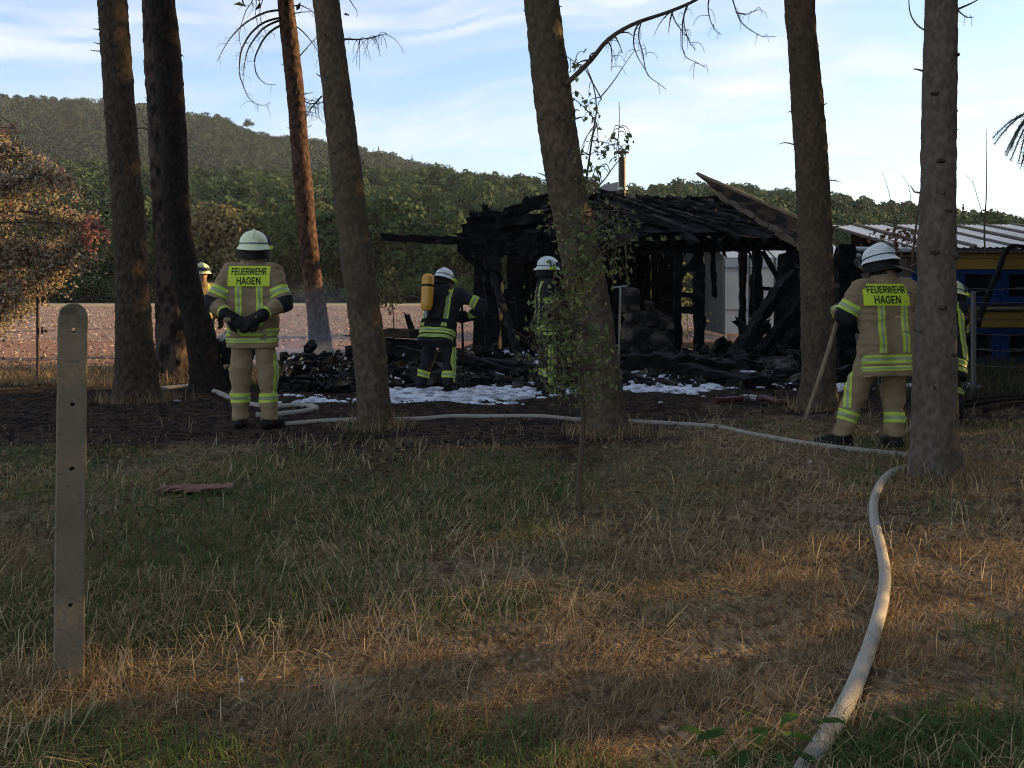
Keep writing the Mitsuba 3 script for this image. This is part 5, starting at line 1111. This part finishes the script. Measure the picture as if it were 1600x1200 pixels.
def volume(prims, h=0.016, k=0.03, clip=None, fold=0.0, ff=(8, 8, 13), seed=0):
    """prims: (a, b, radius_a, radius_b, tag, y_squash). Returns a mesh and the tag of each vertex."""
    P0 = np.array([np.minimum(p[0], p[1]) - max(p[2], p[3]) for p in prims]).min(0) - 3 * h; P1 = np.array([np.maximum(p[0], p[1]) + max(p[2], p[3]) for p in prims]).max(0) + 3 * h
    ax = [np.arange(P0[q], P1[q] + h, h) for q in range(3)]; g = np.stack(np.meshgrid(*ax, indexing='ij'), -1)
    def dist(pt_, p):
        a, b = np.asarray(p[0], float), np.asarray(p[1], float); S = np.array([1, p[5] if len(p) > 5 else 1, 1])
        q = (pt_ - a) * S; ab = (b - a) * S; L = max((ab * ab).sum(), 1e-9); t = np.clip((q * ab).sum(-1) / L, 0, 1)
        return np.linalg.norm(q - t[..., None] * ab, axis=-1) - (p[2] + (p[3] - p[2]) * t)
    e = sum(np.exp(-np.clip(dist(g, p) / k, -40, 40)) for p in prims); d = -k * np.log(e + 1e-30)
    if clip: d = np.maximum(d, clip(g))
    v, f = surface_nets(d, P0, h)
    m = tm(v, f)
    trimesh.smoothing.filter_taubin(m, iterations=6)
    m = trimesh.Trimesh(m.vertices, m.faces, process=False); v = np.array(m.vertices)
    if fold:
        n = np.array(m.vertex_normals); w = meshkit.fbm(v * ff + seed, 3, seed) - 0.5; w2 = np.abs(meshkit.noise(v * np.array([5, 5, 20]) + seed * 1.7, seed + 3) - 0.5) - 0.25
        v = v + n * (fold * (1.6 * w + 1.0 * w2))[:, None]; m = trimesh.Trimesh(v, m.faces, process=False)
    dd = np.stack([dist(v, p) for p in prims], 1); tags = np.array([p[4] for p in prims])[dd.argmin(1)]
    return m, tags

def patch(m, tags, which, off, planes, side=None):
    """The part of a garment's surface between the planes [(point, normal)], lifted by off: tape sewn on the cloth."""
    v = np.array(m.vertices) + np.array(m.vertex_normals) * off; f = np.array(m.faces)
    ok = np.isin(tags[f], which).sum(1) >= 2
    if side is not None: ok &= (m.face_normals @ np.asarray(side, float)) > 0.05
    s = trimesh.Trimesh(v, f[ok], process=False)
    for p_, n_ in planes:
        if len(s.faces) == 0: break
        s = trimesh.intersections.slice_mesh_plane(s, n_, p_)
    return s
def cloth_mat(c, c2):
    def col(p, n, uv): return mix(c, c2, fbm(p.x * 7, p.y * 7, p.z * 7)) * (0.88 + 0.2 * noise(p.x * 240, p.y * 240, p.z * 240))
    return {'type': 'twosided', 'b': {'type': 'bumpmap', 'arbitrary': CLOTH, 'scale': 0.012, 'b': {'type': 'principled', 'base_color': proc(col), 'roughness': 0.85, 'specular': 0.2, 'sheen': 0.3}}}
CLOTH = proc(lambda p, n, uv: fbm(p.x * 20, p.y * 20, p.z * 34, 3) + 0.06 * noise(p.x * 300, p.y * 300, p.z * 300), 2e-3)
scene['tan_cloth'] = cloth_mat((0.205, 0.145, 0.078), (0.29, 0.215, 0.125)); scene['black_cloth'] = cloth_mat((0.012, 0.012, 0.014), (0.026, 0.025, 0.027))
scene['lime_tape'] = matte((0.44, 0.56, 0.07), 0.6, 0.3); scene['silver_tape'] = matte((0.27, 0.31, 0.17), 0.4, 0.5); scene['lime_sign'] = matte((0.52, 0.63, 0.04), 0.6, 0.3)
scene['ink'] = matte((0.02, 0.022, 0.015), 0.7); scene['black_leather'] = matte((0.009, 0.008, 0.008), 0.65, 0.2); scene['skin'] = matte((0.42, 0.25, 0.18), 0.55, 0.35)
scene['helmet_lime'] = matte((0.66, 0.70, 0.42), 0.35, 0.5, clearcoat=0.3); scene['helmet_white'] = matte((0.62, 0.66, 0.62), 0.35, 0.5, clearcoat=0.3); scene['helmet_stripe'] = matte((0.03, 0.05, 0.09), 0.4)
scene['bottle_yellow'] = matte((0.62, 0.30, 0.03), 0.35, 0.5, clearcoat=0.3); scene['bottle_white'] = matte((0.62, 0.58, 0.48), 0.4); scene['eye_white'] = matte((0.6, 0.58, 0.55), 0.3)

def person(label, loc, yaw, scale, J, suit, helmet, sign=False, yoke='lime', bottle=None, back_stripes=((-0.125, -0.065), (0.065, 0.125)), leg_side=(), seed=0, hood=True):
    key = numbered('person'); R = trimesh.transformations.rotation_matrix(math.radians(yaw), [0, 0, 1]); R[:3, :3] *= scale; R[:3, 3] = loc
    def put(part, mesh, mat, smooth=True):
        q = tm(mesh.vertices, mesh.faces); q.apply_transform(R); return add(key + '__' + part, q, mat, smooth)
    j = {k: np.array(v, float) for k, v in J.items() if not np.isscalar(v) and not k.startswith('hand')}; hem = J['hem']
    up = unit(j['neck'] - j['pel']); cy = 1.22; j['head'] = j['head'] - up * 0.018
    side = unit(j['shR'] - j['shL'])
    # jacket
    ch = j['chest']; pl = j['pel']
    pr = [(pl - side * 0.085, ch - side * 0.10, 0.140, 0.142, 0, cy), (pl + side * 0.085, ch + side * 0.10, 0.140, 0.142, 0, cy),
          (ch - side * 0.08, j['shL'] + side * 0.05, 0.125, 0.085, 0, cy), (ch + side * 0.08, j['shR'] - side * 0.05, 0.125, 0.085, 0, cy), (ch, j['neck'] - up * 0.02, 0.11, 0.084, 0), (j['neck'] - up * 0.05, j['neck'] + up * 0.035, 0.090, 0.088, 0),
          (pl - side * 0.09, pl - side * 0.10 - up * 0.30, 0.138, 0.145, 0, cy), (pl + side * 0.09, pl + side * 0.10 - up * 0.30, 0.138, 0.145, 0, cy)]
    for s, t in (('L', 1), ('R', 2)): pr += [(j['sh' + s], j['el' + s], 0.085, 0.070, t), (j['el' + s], j['wr' + s], 0.069, 0.056, t + 2)]
    hp0 = pl - up * hem
    jm, jt = volume(pr, 0.015, 0.022, clip=lambda g: -((g - hp0) @ up), fold=0.024, seed=seed)
    jk = put('jacket', jm, suit)
    def tape(m, tags, host, which, bands, side=None, planes=None, names=('stripe', 'reflector')):
        for lo, hi in bands:
            s = patch(m, tags, which, 0.005, planes(lo, hi), side)
            if len(s.faces): kk = put(host + '__' + names[0], s, 'lime_tape')
            w = (hi - lo); s = patch(m, tags, which, 0.008, planes(lo + w * 0.36, hi - w * 0.30), side)
            if len(s.faces): put(host + '__' + names[1], s, 'silver_tape')
    J0 = 'jacket'
    tape(jm, jt, J0, [0], [(hem * -1 + 0.055, hem * -1 + 0.095), (hem * -1 + 0.115, hem * -1 + 0.185)], planes=lambda a, b: [(pl + up * a, up), (pl + up * b, -up)])
    fwd = np.cross(up, side)
    for s, t in (('L', 1), ('R', 2)):
        a, b = j['sh' + s], j['el' + s]; L = np.linalg.norm(b - a); u = unit(b - a); tape(jm, jt, J0, [t], [(L * 0.52, L * 0.52 + 0.085)], planes=lambda p, q, a=a, u=u: [(a + u * p, u), (a + u * q, -u)])
        a, b = j['el' + s], j['wr' + s]; L = np.linalg.norm(b - a); u2 = unit(b - a); tape(jm, jt, J0, [t + 2], [(L - 0.105, L - 0.03)], planes=lambda p, q, a=a, u=u2: [(a + u * p, u), (a + u * q, -u)])
        if suit == 'tan_cloth':
            a, u, u2 = j['el' + s], unit(j['wr' + s] - j['el' + s]), unit(j['el' + s] - j['sh' + s])
            e = cat([patch(jm, jt, [t + 2], 0.004, [(a - u * 0.06, u), (a + u * 0.06, -u)]), patch(jm, jt, [t], 0.004, [(a - u2 * 0.035, u2)])])
            if len(e.faces): put('jacket__elbow_pad', e, 'black_cloth')
    ztop = np.dot(ch + up * (0.02 if sign else 0.20) - pl, up)
    for x0, x1 in back_stripes:
        for sgn in ((-1,) if sign or bottle else (-1, 1)):
            pls = lambda a, b: [(pl + side * a, side), (pl + side * b, -side), (pl + up * (-hem + 0.20), up), (pl + up * ztop, -up)]
            tape(jm, jt, J0, [0], [(x0, x1)], side=fwd * sgn, planes=pls)
    if sign:
        v = np.array(jm.vertices); X0, Z0 = ch @ side, ch @ up + sign[0]
        qx, qz = v @ side - X0, v @ up - Z0; bk = (np.array(jm.vertex_normals) @ fwd < -0.25) & (jt == 0) & (np.abs(qx) < 0.21) & (np.abs(qz) < 0.12)
        basis = lambda x, z: np.stack([1 + 0 * x, x, z, x * x, x * z, z * z, x ** 4], 1)
        co = np.linalg.lstsq(basis(qx[bk], qz[bk]), v[bk] @ fwd, rcond=None)[0]; lift = max(0.0, float(np.percentile(basis(qx[bk], qz[bk]) @ co - v[bk] @ fwd, 98)))
        def wrap(x, z, off): return x[:, None] * side + z[:, None] * up + (basis(x - X0, z - Z0) @ co - lift - off)[:, None] * fwd
        xc, zc = ch @ side, ch @ up + sign[0]
        gx, gz_ = np.meshgrid(np.linspace(-0.19, 0.19, 25), np.linspace(-0.092, 0.092, 17)); n_ = 25
        vv = wrap(gx.ravel() + xc, gz_.ravel() + zc, 0.001); i_, j_ = np.meshgrid(np.arange(16), np.arange(24), indexing='ij'); a_ = (i_ * n_ + j_).ravel()
        sk = put('jacket__back_sign', tm(vv, np.vstack([np.stack([a_, a_ + 1, a_ + n_ + 1], 1), np.stack([a_, a_ + n_ + 1, a_ + n_], 1)])), 'lime_sign')
        labels[sk] = {'label': 'lime back sign reading FEUERWEHR HAGEN'}
        for txt, zz, wd, hh in (('FEUERWEHR', 0.014, 0.315, 0.058), ('HAGEN', -0.074, 0.215, 0.062)):
            t_ = meshkit.text_mesh(txt, hh, 0.002, bold=True); t_ = t_.subdivide_to_size(0.02); q = np.array(t_.vertices); w0, w1 = q[:, 0].min(), q[:, 0].max()
            x_ = (q[:, 0] - (w0 + w1) / 2) * wd / (w1 - w0) + xc; put('jacket__lettering', tm(wrap(x_, q[:, 1] + zz + zc, 0.003 + q[:, 2]), t_.faces), 'ink', False)
    # trousers
    pr = [(j['hipL'] + [0, 0, 0.02], j['hipR'] + [0, 0, 0.02], 0.125, 0.125, 0)]
    for s, t in (('L', 1), ('R', 2)): pr += [(j['hip' + s], j['kn' + s], 0.104, 0.088, t), (j['kn' + s], j['an' + s], 0.086, 0.080, t + 2)]
    cuff = J['cuff']
    pm_, pt_ = volume(pr, 0.016, 0.022, clip=lambda g: cuff - g[..., 2], fold=0.024, ff=(7, 7, 12), seed=seed + 7); put('trousers', pm_, suit)
    for s, t in (('L', 1), ('R', 2)):
        a, b = j['kn' + s], j['an' + s]; u = unit(b - a); L = np.linalg.norm(b - a); tape(pm_, pt_, 'trousers', [t + 2], [(L * 0.46, L * 0.46 + 0.085)], planes=lambda p, q, a=a, u=u: [(a + u * p, u), (a + u * q, -u)])
        if s in leg_side:
            k_ = j['kn' + s]; o = np.array([1 if s == 'R' else -1, -0.35, 0.0]) if leg_side[s] is None else np.array(leg_side[s], float)
            o = unit(o); perp = unit(np.cross(o, [0, 0, 1.0])); zt = k_[2] + 0.16
            for (w_, off, m_) in ((0.035, 0.005, 'lime_tape'), (0.012, 0.008, 'silver_tape')):
                c_ = (k_ + j['an' + s]) / 2
                pts_ = [(c_ - perp * w_, perp), (c_ + perp * w_, -perp), ([0, 0, cuff + 0.04 + (0.0 if suit == 'black_cloth' else 0.20)], [0, 0, 1]), ([0, 0, zt], [0, 0, -1])]
                e = patch(pm_, pt_, [t, t + 2], off, pts_, side=o)
                if len(e.faces): put('trousers__' + ('stripe' if m_ == 'lime_tape' else 'reflector'), e, m_)
    # boots
    for s in 'LR':
        a = j['an' + s]; d = unit(np.array(J['toe' + s], float)); g0 = a[2] - 0.10
        bm, _ = volume([(a + unit(j['kn' + s] - a) * 0.10, a - [0, 0, 0.02], 0.058, 0.056, 0), (a - d * 0.05 - [0, 0, 0.05], a + d * 0.10 - [0, 0, 0.05], 0.050, 0.052, 0), (a + d * 0.08 - [0, 0, 0.055], a + d * 0.185 - [0, 0, 0.062], 0.050, 0.044, 0)], 0.010, 0.012, clip=lambda g: g0 - g[..., 2]); bk_ = put('boot' , bm, 'black_leather')
    # gloves: palm, four fingers and a thumb
    for s in 'LR':
        w = j['wr' + s]; d = unit(np.array(J['hand' + s][0], float)); pn = np.array(J['hand' + s][1], float); pn = unit(pn - d * (pn @ d)); sd = np.cross(d, pn); curl = J['hand' + s][2]
        pr = [(w - d * 0.04, w + d * 0.02, 0.048, 0.040, 0), (w + d * 0.02 - sd * 0.022, w + d * 0.085 - sd * 0.026, 0.024, 0.020, 0), (w + d * 0.02 + sd * 0.022, w + d * 0.085 + sd * 0.026, 0.024, 0.020, 0), (w + d * 0.02, w + d * 0.09, 0.025, 0.022, 0)]
        for i_, (o_, L_) in enumerate(((-0.036, 0.072), (-0.012, 0.086), (0.012, 0.082), (0.036, 0.062))):
            q = w + d * 0.092 + sd * o_; a_ = 0.0
            for ph, fr in enumerate((0.45, 0.32, 0.23)):
                a_ += curl * (0.55, 0.75, 0.6)[ph]; q2 = q + (d * math.cos(a_) + pn * math.sin(a_)) * L_ * fr; pr.append((q, q2, 0.0125 - 0.001 * ph, 0.0115 - 0.001 * ph, 0)); q = q2
        th = -sd if J['hand' + s][3] > 0 else sd
        q = w + d * 0.03 + th * 0.035; q2 = q + unit(th * 0.8 + d * 0.8 + pn * 0.4) * 0.042; q3 = q2 + unit(d + pn * 0.7 * curl) * 0.034; pr += [(q, q2, 0.017, 0.014, 0), (q2, q3, 0.014, 0.011, 0)]
        pr = [(w + (np.asarray(a_) - w) * 1.22, w + (np.asarray(b_) - w) * 1.22, ra * 1.25, rb * 1.25, t_) for a_, b_, ra, rb, t_ in pr]; gm, _ = volume(pr, 0.0070, 0.005); put('glove', gm, 'black_leather')
    # body (one surface), head with face
    hd = j['head']; lk = unit(np.array(J['look'], float)); hx = unit(np.cross(lk, [0, 0, 1.0])); hu = np.cross(hx, lk)
    pr = [(hd + hu * 0.02, hd + lk * 0.015 - hu * 0.03, 0.092, 0.078, 0), (hd + lk * 0.05 - hu * 0.075, hd + lk * 0.062 - hu * 0.095, 0.040, 0.030, 0), (hd + lk * 0.090 + hu * 0.0, hd + lk * 0.108 - hu * 0.028, 0.010, 0.014, 0), (hd + lk * 0.078 + hx * 0.03 + hu * 0.028, hd + lk * 0.078 - hx * 0.03 + hu * 0.028, 0.014, 0.014, 0), (hd + lk * 0.084 - hx * 0.018 - hu * 0.060, hd + lk * 0.084 + hx * 0.018 - hu * 0.060, 0.010, 0.010, 0),
          (hd - hx * 0.085 - hu * 0.0, hd - hx * 0.088 - hu * 0.03, 0.016, 0.012, 0), (hd + hx * 0.085, hd + hx * 0.088 - hu * 0.03, 0.016, 0.012, 0), (hd - hu * 0.06 - lk * 0.01, j['neck'] - up * 0.03, 0.055, 0.060, 0),
          (pl - side * 0.05, ch - side * 0.06, 0.10, 0.11, 0), (pl + side * 0.05, ch + side * 0.06, 0.10, 0.11, 0), (ch - side * 0.05, j['shL'] + side * 0.04, 0.09, 0.055, 0), (ch + side * 0.05, j['shR'] - side * 0.04, 0.09, 0.055, 0), (j['hipL'], j['hipR'], 0.09, 0.09, 0), (pl, (j['hipL'] + j['hipR']) / 2, 0.10, 0.10, 0)]
    for s in 'LR': pr += [(j['sh' + s], j['el' + s], 0.048, 0.040, 0), (j['el' + s], j['wr' + s], 0.040, 0.030, 0), (j['hip' + s], j['kn' + s], 0.075, 0.055, 0), (j['kn' + s], j['an' + s], 0.052, 0.040, 0)]
    bm, _ = volume(pr, 0.013, 0.010); bk = put('body', bm, 'skin')
    if hood is False:
        for s in (-1, 1):
            e = trimesh.creation.icosphere(2, 0.012); put('body__eye', tm(e.vertices + hd + lk * 0.078 + hx * 0.032 * s + hu * 0.005, e.faces), 'eye_white')
    else:
        hm, ht = volume([(hd + hu * 0.01, hd - hu * 0.05, 0.106, 0.100, 0), (hd - hu * 0.06, j['neck'] - up * 0.01, 0.085, 0.088, 0)], 0.014, 0.02, clip=lambda g: (g - hd) @ lk - 0.045, fold=0.006, seed=seed); put('hood', hm, 'black_cloth')
    # helmet: shell with brim, band, neck curtain, lamp
    hc = hd + hu * 0.045 - lk * 0.005; th = np.linspace(0, 2 * np.pi, 49)[:-1]
    HS = 0.93
    def shell(prof, ysc=1.14, brim=0.0):
        prof = [(r_ * HS, z_ * HS) for r_, z_ in prof]
        vs = []
        for r_, z_ in prof:
            fl = np.where(np.cos(th) < 0, 1 + brim * (-np.cos(th)) * (r_ > 0.14), 1.0)
            vs.append(hc + (r_ * np.sin(th))[:, None] * hx + (r_ * ysc * np.cos(th) * fl)[:, None] * lk + (z_ - (0.02 * np.clip(-np.cos(th), 0, 1) * (r_ > 0.14)))[:, None] * hu)
        vs = np.vstack(vs); n = len(prof); i_, j_ = np.meshgrid(np.arange(n - 1), np.arange(48), indexing='ij')
        q = np.stack([i_ * 48 + j_, i_ * 48 + (j_ + 1) % 48, (i_ + 1) * 48 + (j_ + 1) % 48, (i_ + 1) * 48 + j_], -1).reshape(-1, 4)
        return tm(vs, np.vstack([q[:, [0, 1, 2]], q[:, [0, 2, 3]]]))
    pf = [(0.001, 0.152)] + [(0.138 * math.sin(a), 0.02 + 0.132 * math.cos(a)) for a in np.linspace(0.15, math.pi / 2, 10)] + [(0.140, 0.0), (0.150, -0.012), (0.162, -0.022), (0.162, -0.028), (0.148, -0.018), (0.130, 0.0)]
    hk = put('helmet', shell(pf, 1.16, 0.12), helmet)
    put('helmet__band', shell([(0.1415, 0.016), (0.1425, 0.017), (0.1425, 0.026), (0.1400, 0.027)], 1.16), 'helmet_stripe')
    rd = np.array([hc + lk * (0.148 * math.cos(a)) + hu * (0.022 + 0.125 * math.sin(a)) for a in np.linspace(0.35, math.pi - 0.35, 18)]); put('helmet__ridge', tube(rd, 0.010, 8, flat=0.8), helmet)
    aa = np.linspace(-2.0, 2.0, 30); nc = []
    for r_, z_ in ((0.130, -0.008), (0.138, -0.06), (0.148, -0.125), (0.140, -0.125), (0.122, -0.01)): nc.append(np.array([hc - lk * r_ * 1.12 * math.cos(a) + hx * r_ * math.sin(a) + hu * (z_ + 0.03 * abs(a / 2.0) ** 3 * (z_ < -0.05)) for a in aa]))
    nc = np.vstack(nc); i_, j_ = np.meshgrid(np.arange(4), np.arange(29), indexing='ij'); a_ = (i_ * 30 + j_).ravel(); put('helmet__neck_curtain', tm(nc, np.vstack([np.stack([a_, a_ + 1, a_ + 31], 1), np.stack([a_, a_ + 31, a_ + 30], 1)])), 'black_leather')
    vz = np.array([hc + lk * 0.165 * math.cos(a) + hx * 0.145 * math.sin(a) + hu * z_ for z_ in (0.03, 0.075) for a in np.linspace(-1.1, 1.1, 16)]); a_ = np.arange(15); put('helmet__visor', tm(vz, np.vstack([np.stack([a_, a_ + 1, a_ + 17], 1), np.stack([a_, a_ + 17, a_ + 16], 1)])), 'helmet_stripe')
    lp = hc + hx * 0.152 + lk * 0.02 - hu * 0.015; put('helmet__lamp', cat([tube([lp - lk * 0.04, lp + lk * 0.035, lp + lk * 0.05], [0.020, 0.022, 0.018], 12)]), 'lime_sign', 40); put('helmet__lamp_bracket', tube([hc + hx * 0.12 + hu * 0.09, hc + hx * 0.148 + hu * 0.03, lp], 0.011, 8), 'helmet_stripe')
    if bottle:
        bp, bd, col, r_ = np.array(bottle[0], float), unit(np.array(bottle[1], float)), bottle[2], 0.078
        prof = [(0.0, 0.03), (0.012, 0.055), (0.05, 0.074), (0.09, r_), (0.42, r_), (0.455, 0.066), (0.478, 0.04), (0.482, 0.0)]
        put('air_bottle', tube([bp + bd * t for t, _ in prof], [r for _, r in prof], 24), col, 40)
        put('air_bottle__strap', tube([bp + bd * 0.31, bp + bd * 0.335], r_ + 0.006, 24), 'black_leather', 30); put('air_bottle__valve', tube([bp - bd * 0.09, bp - bd * 0.03, bp], [0.018, 0.03, 0.026], 12), 'steel', 30)
        q = bp + bd * 0.2; fw = np.cross(up, side); put('back_plate', box((0.19, 0.035, 0.36), (0, 0, 0), 0.015, None).apply_transform(np.vstack([np.column_stack([side, fw, up, ch - up * 0.10 - fw * 0.165]), [0, 0, 0, 1]])), 'black_leather', 30)
        for s in (-1, 1): put('shoulder_strap', tube(spline([ch - up * 0.22 - fw * 0.16 + side * 0.07 * s, ch + up * 0.06 - fw * 0.155 + side * 0.085 * s, ch + up * 0.205 + side * 0.10 * s, ch + up * 0.05 + fw * 0.14 + side * 0.10 * s], 16), 0.018, 8, flat=0.5), 'black_leather')
        put('waist_belt', patch(jm, jt, [0], 0.010, [(ch - up * 0.30, up), (ch - up * 0.245, -up)]), 'black_leather')
    tag(key, label, 'person'); return key

def stand(**o):
    d = dict(pel=(0, 0, .98), chest=(0, 0, 1.30), neck=(0, 0.0, 1.52), head=(0, .03, 1.655), look=(0, 1, -.05), shL=(-.20, 0, 1.43), shR=(.20, 0, 1.43), elL=(-.27, -.03, 1.15), elR=(.27, -.03, 1.15), wrL=(-.26, .14, .98), wrR=(.26, .14, .98),
             hipL=(-.10, 0, .92), hipR=(.10, 0, .92), knL=(-.13, .03, .52), knR=(.13, .03, .52), anL=(-.15, 0, .10), anR=(.15, 0, .10), toeL=(-.25, 1, 0), toeR=(.25, 1, 0), handL=((0, .3, -1), (1, 0, 0), .5, 1), handR=((0, .3, -1), (-1, 0, 0), .5, -1), hem=.26, cuff=.13)
    d.update(o); return d
def foot(px, Y, dz=0.0): return np.array([X_(px, Y), Y, float(gz(X_(px, Y), Y)) + dz])
# 1: standing with back to the viewer, hands clasped behind
person('firefighter in tan gear seen from behind on the left, gloved hands clasped behind his back', foot(395, 8.6), 0, 1.055, stand(elL=(-.325, -.10, 1.16), elR=(.315, -.10, 1.16), wrL=(-.135, -.245, 1.035), wrR=(.12, -.255, 1.03), shL=(-.205, -.02, 1.44), shR=(.205, -.02, 1.44),
    handL=((1, -.12, -.55), (-.2, 1, -.2), .5, 1), handR=((-1, -.10, -.55), (.2, 1, -.2), .5, -1), anL=(-.115, 0, .10), anR=(.15, 0, .10), knL=(-.115, .02, .52), knR=(.135, .02, .52), hem=.24, look=(-.25, 1, .02), cuff=.08), 'tan_cloth', 'helmet_lime', sign=(0.10,), leg_side={'R': None}, seed=1)
# 2: firefighter with the pole on the right
K4 = person('firefighter in tan gear seen from behind on the right, legs apart, holding a wooden pole', foot(1381, 7.45), 4, 1.01, stand(pel=(.03, -.02, .86), chest=(.02, .02, 1.19), neck=(.02, .05, 1.41), head=(.015, .10, 1.535), look=(-.25, 1, -.32), shL=(-.19, .03, 1.32), shR=(.21, .0, 1.32), elL=(-.31, .06, 1.10), elR=(.26, .06, 1.06), wrL=(-.265, .30, 1.13), wrR=(.16, .28, 1.08),
    handL=((.25, .6, .2), (.8, 0, -.5), 1.5, 1), handR=((-.3, 1, .1), (-1, .2, 0), 1.0, -1), hipL=(-.09, 0, .83), hipR=(.11, 0, .83), knL=(-.20, .08, .47), knR=(.10, .05, .46), anL=(-.33, .06, .10), anR=(.08, -.02, .10), toeL=(-1, .25, 0), toeR=(.1, 1, 0), hem=.27, cuff=.10), 'tan_cloth', 'helmet_white', sign=(0.075,), leg_side={'L': (-.8, -1, 0)}, seed=2)
# 3: breathing apparatus wearer stooping with a fork
person('stooping firefighter in black gear carrying an orange yellow air bottle, standing in the foam', foot(687, 11.35), -14, 1.0, stand(pel=(-.02, -.02, .84), chest=(0, .12, 1.14), neck=(.0, .24, 1.34), head=(-.05, .33, 1.45), look=(.25, 1, -.5), shL=(-.18, .17, 1.27), shR=(.22, .15, 1.27), elL=(-.24, .36, 1.06), elR=(.50, .20, 1.13), wrL=(.05, .46, .96), wrR=(.30, .34, .98),
    handL=((1, .3, 0), (0, -1, 0), 1.4, 1), handR=((-1, .3, -.2), (0, -1, .2), 1.4, -1), hipL=(-.11, 0, .80), hipR=(.10, 0, .80), knL=(-.19, .10, .45), knR=(.12, .07, .45), anL=(-.27, .02, .10), anR=(.12, -.02, .10), toeL=(-.2, 1, 0), toeR=(.3, 1, 0), hem=.22, cuff=.12),
    'black_cloth', 'helmet_white', bottle=((-.12, -.17, 1.07), (-.02, .22, 1), 'bottle_yellow'), back_stripes=((.095, .165), (-.205, -.14)), leg_side={'R': None}, seed=3)
# 4: helmeted man half hidden by the sapling
person('firefighter in black gear with lime stripes in profile, half hidden behind the leafy sapling', foot(853, 11.45), -78, 0.97, stand(elL=(-.25, .02, 1.15), elR=(.25, .02, 1.15), wrL=(-.16, .26, 1.10), wrR=(.16, .26, 1.06), handL=((.3, 1, .1), (1, 0, 0), 1.0, 1), handR=((-.3, 1, .1), (-1, 0, 0), 1.0, -1), hem=.24), 'black_cloth', 'helmet_white', leg_side={'R': (1, -.1, 0), 'L': (-1, .5, 0)}, seed=4)
# 5: face towards the right, behind the black trunk
person('firefighter in tan gear facing right, face and helmet peeping out behind the leaning black trunk', foot(313, 13.3), -125, 0.96, stand(look=(.35, 1, -.05), elR=(.27, .02, 1.15), wrR=(.12, .27, 1.05)), 'tan_cloth', 'helmet_lime', seed=5, hood=False)
# 6: crouching with a pale air bottle between the black trunk and the standing firefighter
person('crouching firefighter in black gear with a whitish air bottle, just right of the black trunk', foot(346, 12.0), -70, 0.95, stand(pel=(0, -.02, .50), chest=(0, .26, .72), neck=(0, .44, .86), head=(0, .55, .92), look=(0, 1, -.4), shL=(-.2, .36, .80), shR=(.2, .36, .80), elL=(-.25, .48, .55), elR=(.25, .48, .55), wrL=(-.12, .60, .40), wrR=(.12, .60, .40), hipL=(-.11, 0, .46), hipR=(.11, 0, .46), knL=(-.16, .36, .50), knR=(.16, .34, .46), anL=(-.15, .02, .10), anR=(.15, .02, .10), hem=.18, cuff=.13), 'black_cloth', 'helmet_white', bottle=((.04, -.04, .66), (0, .75, .45), 'bottle_white'), seed=6)
# 7: behind the nearest trunk
person('firefighter in black and lime gear bending behind the nearest trunk, only jacket edges showing', foot(1472, 9.1), -6, 1.0, stand(pel=(0, -.02, .66), chest=(0.02, .10, .99), neck=(.10, .2, 1.17), head=(.19, .27, 1.25), look=(.6, 1, -.3), shL=(-.19, .12, 1.10), shR=(.23, .12, 1.10), elL=(-.26, .2, .85), elR=(.26, .2, .85), wrL=(-.14, .40, .75), wrR=(.14, .40, .75), hipL=(-.11, 0, .62), hipR=(.11, 0, .62), knL=(-.16, .22, .42), knR=(.16, .22, .42), anL=(-.15, 0, .10), anR=(.15, 0, .10), hem=.25), 'black_cloth', 'helmet_lime', back_stripes=((-.22, -.15), (.15, .22)), seed=7)
# what they hold
hand = foot(1381, 7.45) + np.array([-.245, .345, 1.11])
e = P(1258, 655, 7.75); d = unit(hand - e); key = numbered('wooden_pole')
add(key, tube(spline([e, (e + hand) / 2 + [0.01, 0, 0.01], hand, hand + d * 0.10], 26), np.linspace(0.017, 0.021, 26), 10, noise_amp=0.002), 'old_wood', True); tag(key, 'weathered wooden pole held slanting to the ground by the firefighter on the right', 'pole')
key = numbered('garden_fork'); Yt = 11.75; b = P(724, 606, Yt)
add(key + '__shaft', tube([b + [0, 0, 0.2], P(723, 530, Yt), P(721, 455, Yt)], 0.016, 9), 'bark_burnt', True)
for s in (-1.5, -0.5, 0.5, 1.5): add(key + '__tine', tube(spline([b + [0, 0, 0.22], b + [0.05 * s, -0.02, 0.16], b + [0.055 * s, -0.05, 0.0]], 8), [0.007] * 7 + [0.003], 6), 'rust', True)
tag(key, 'dark long handled fork held upright by the firefighter with the orange bottle', 'fork')
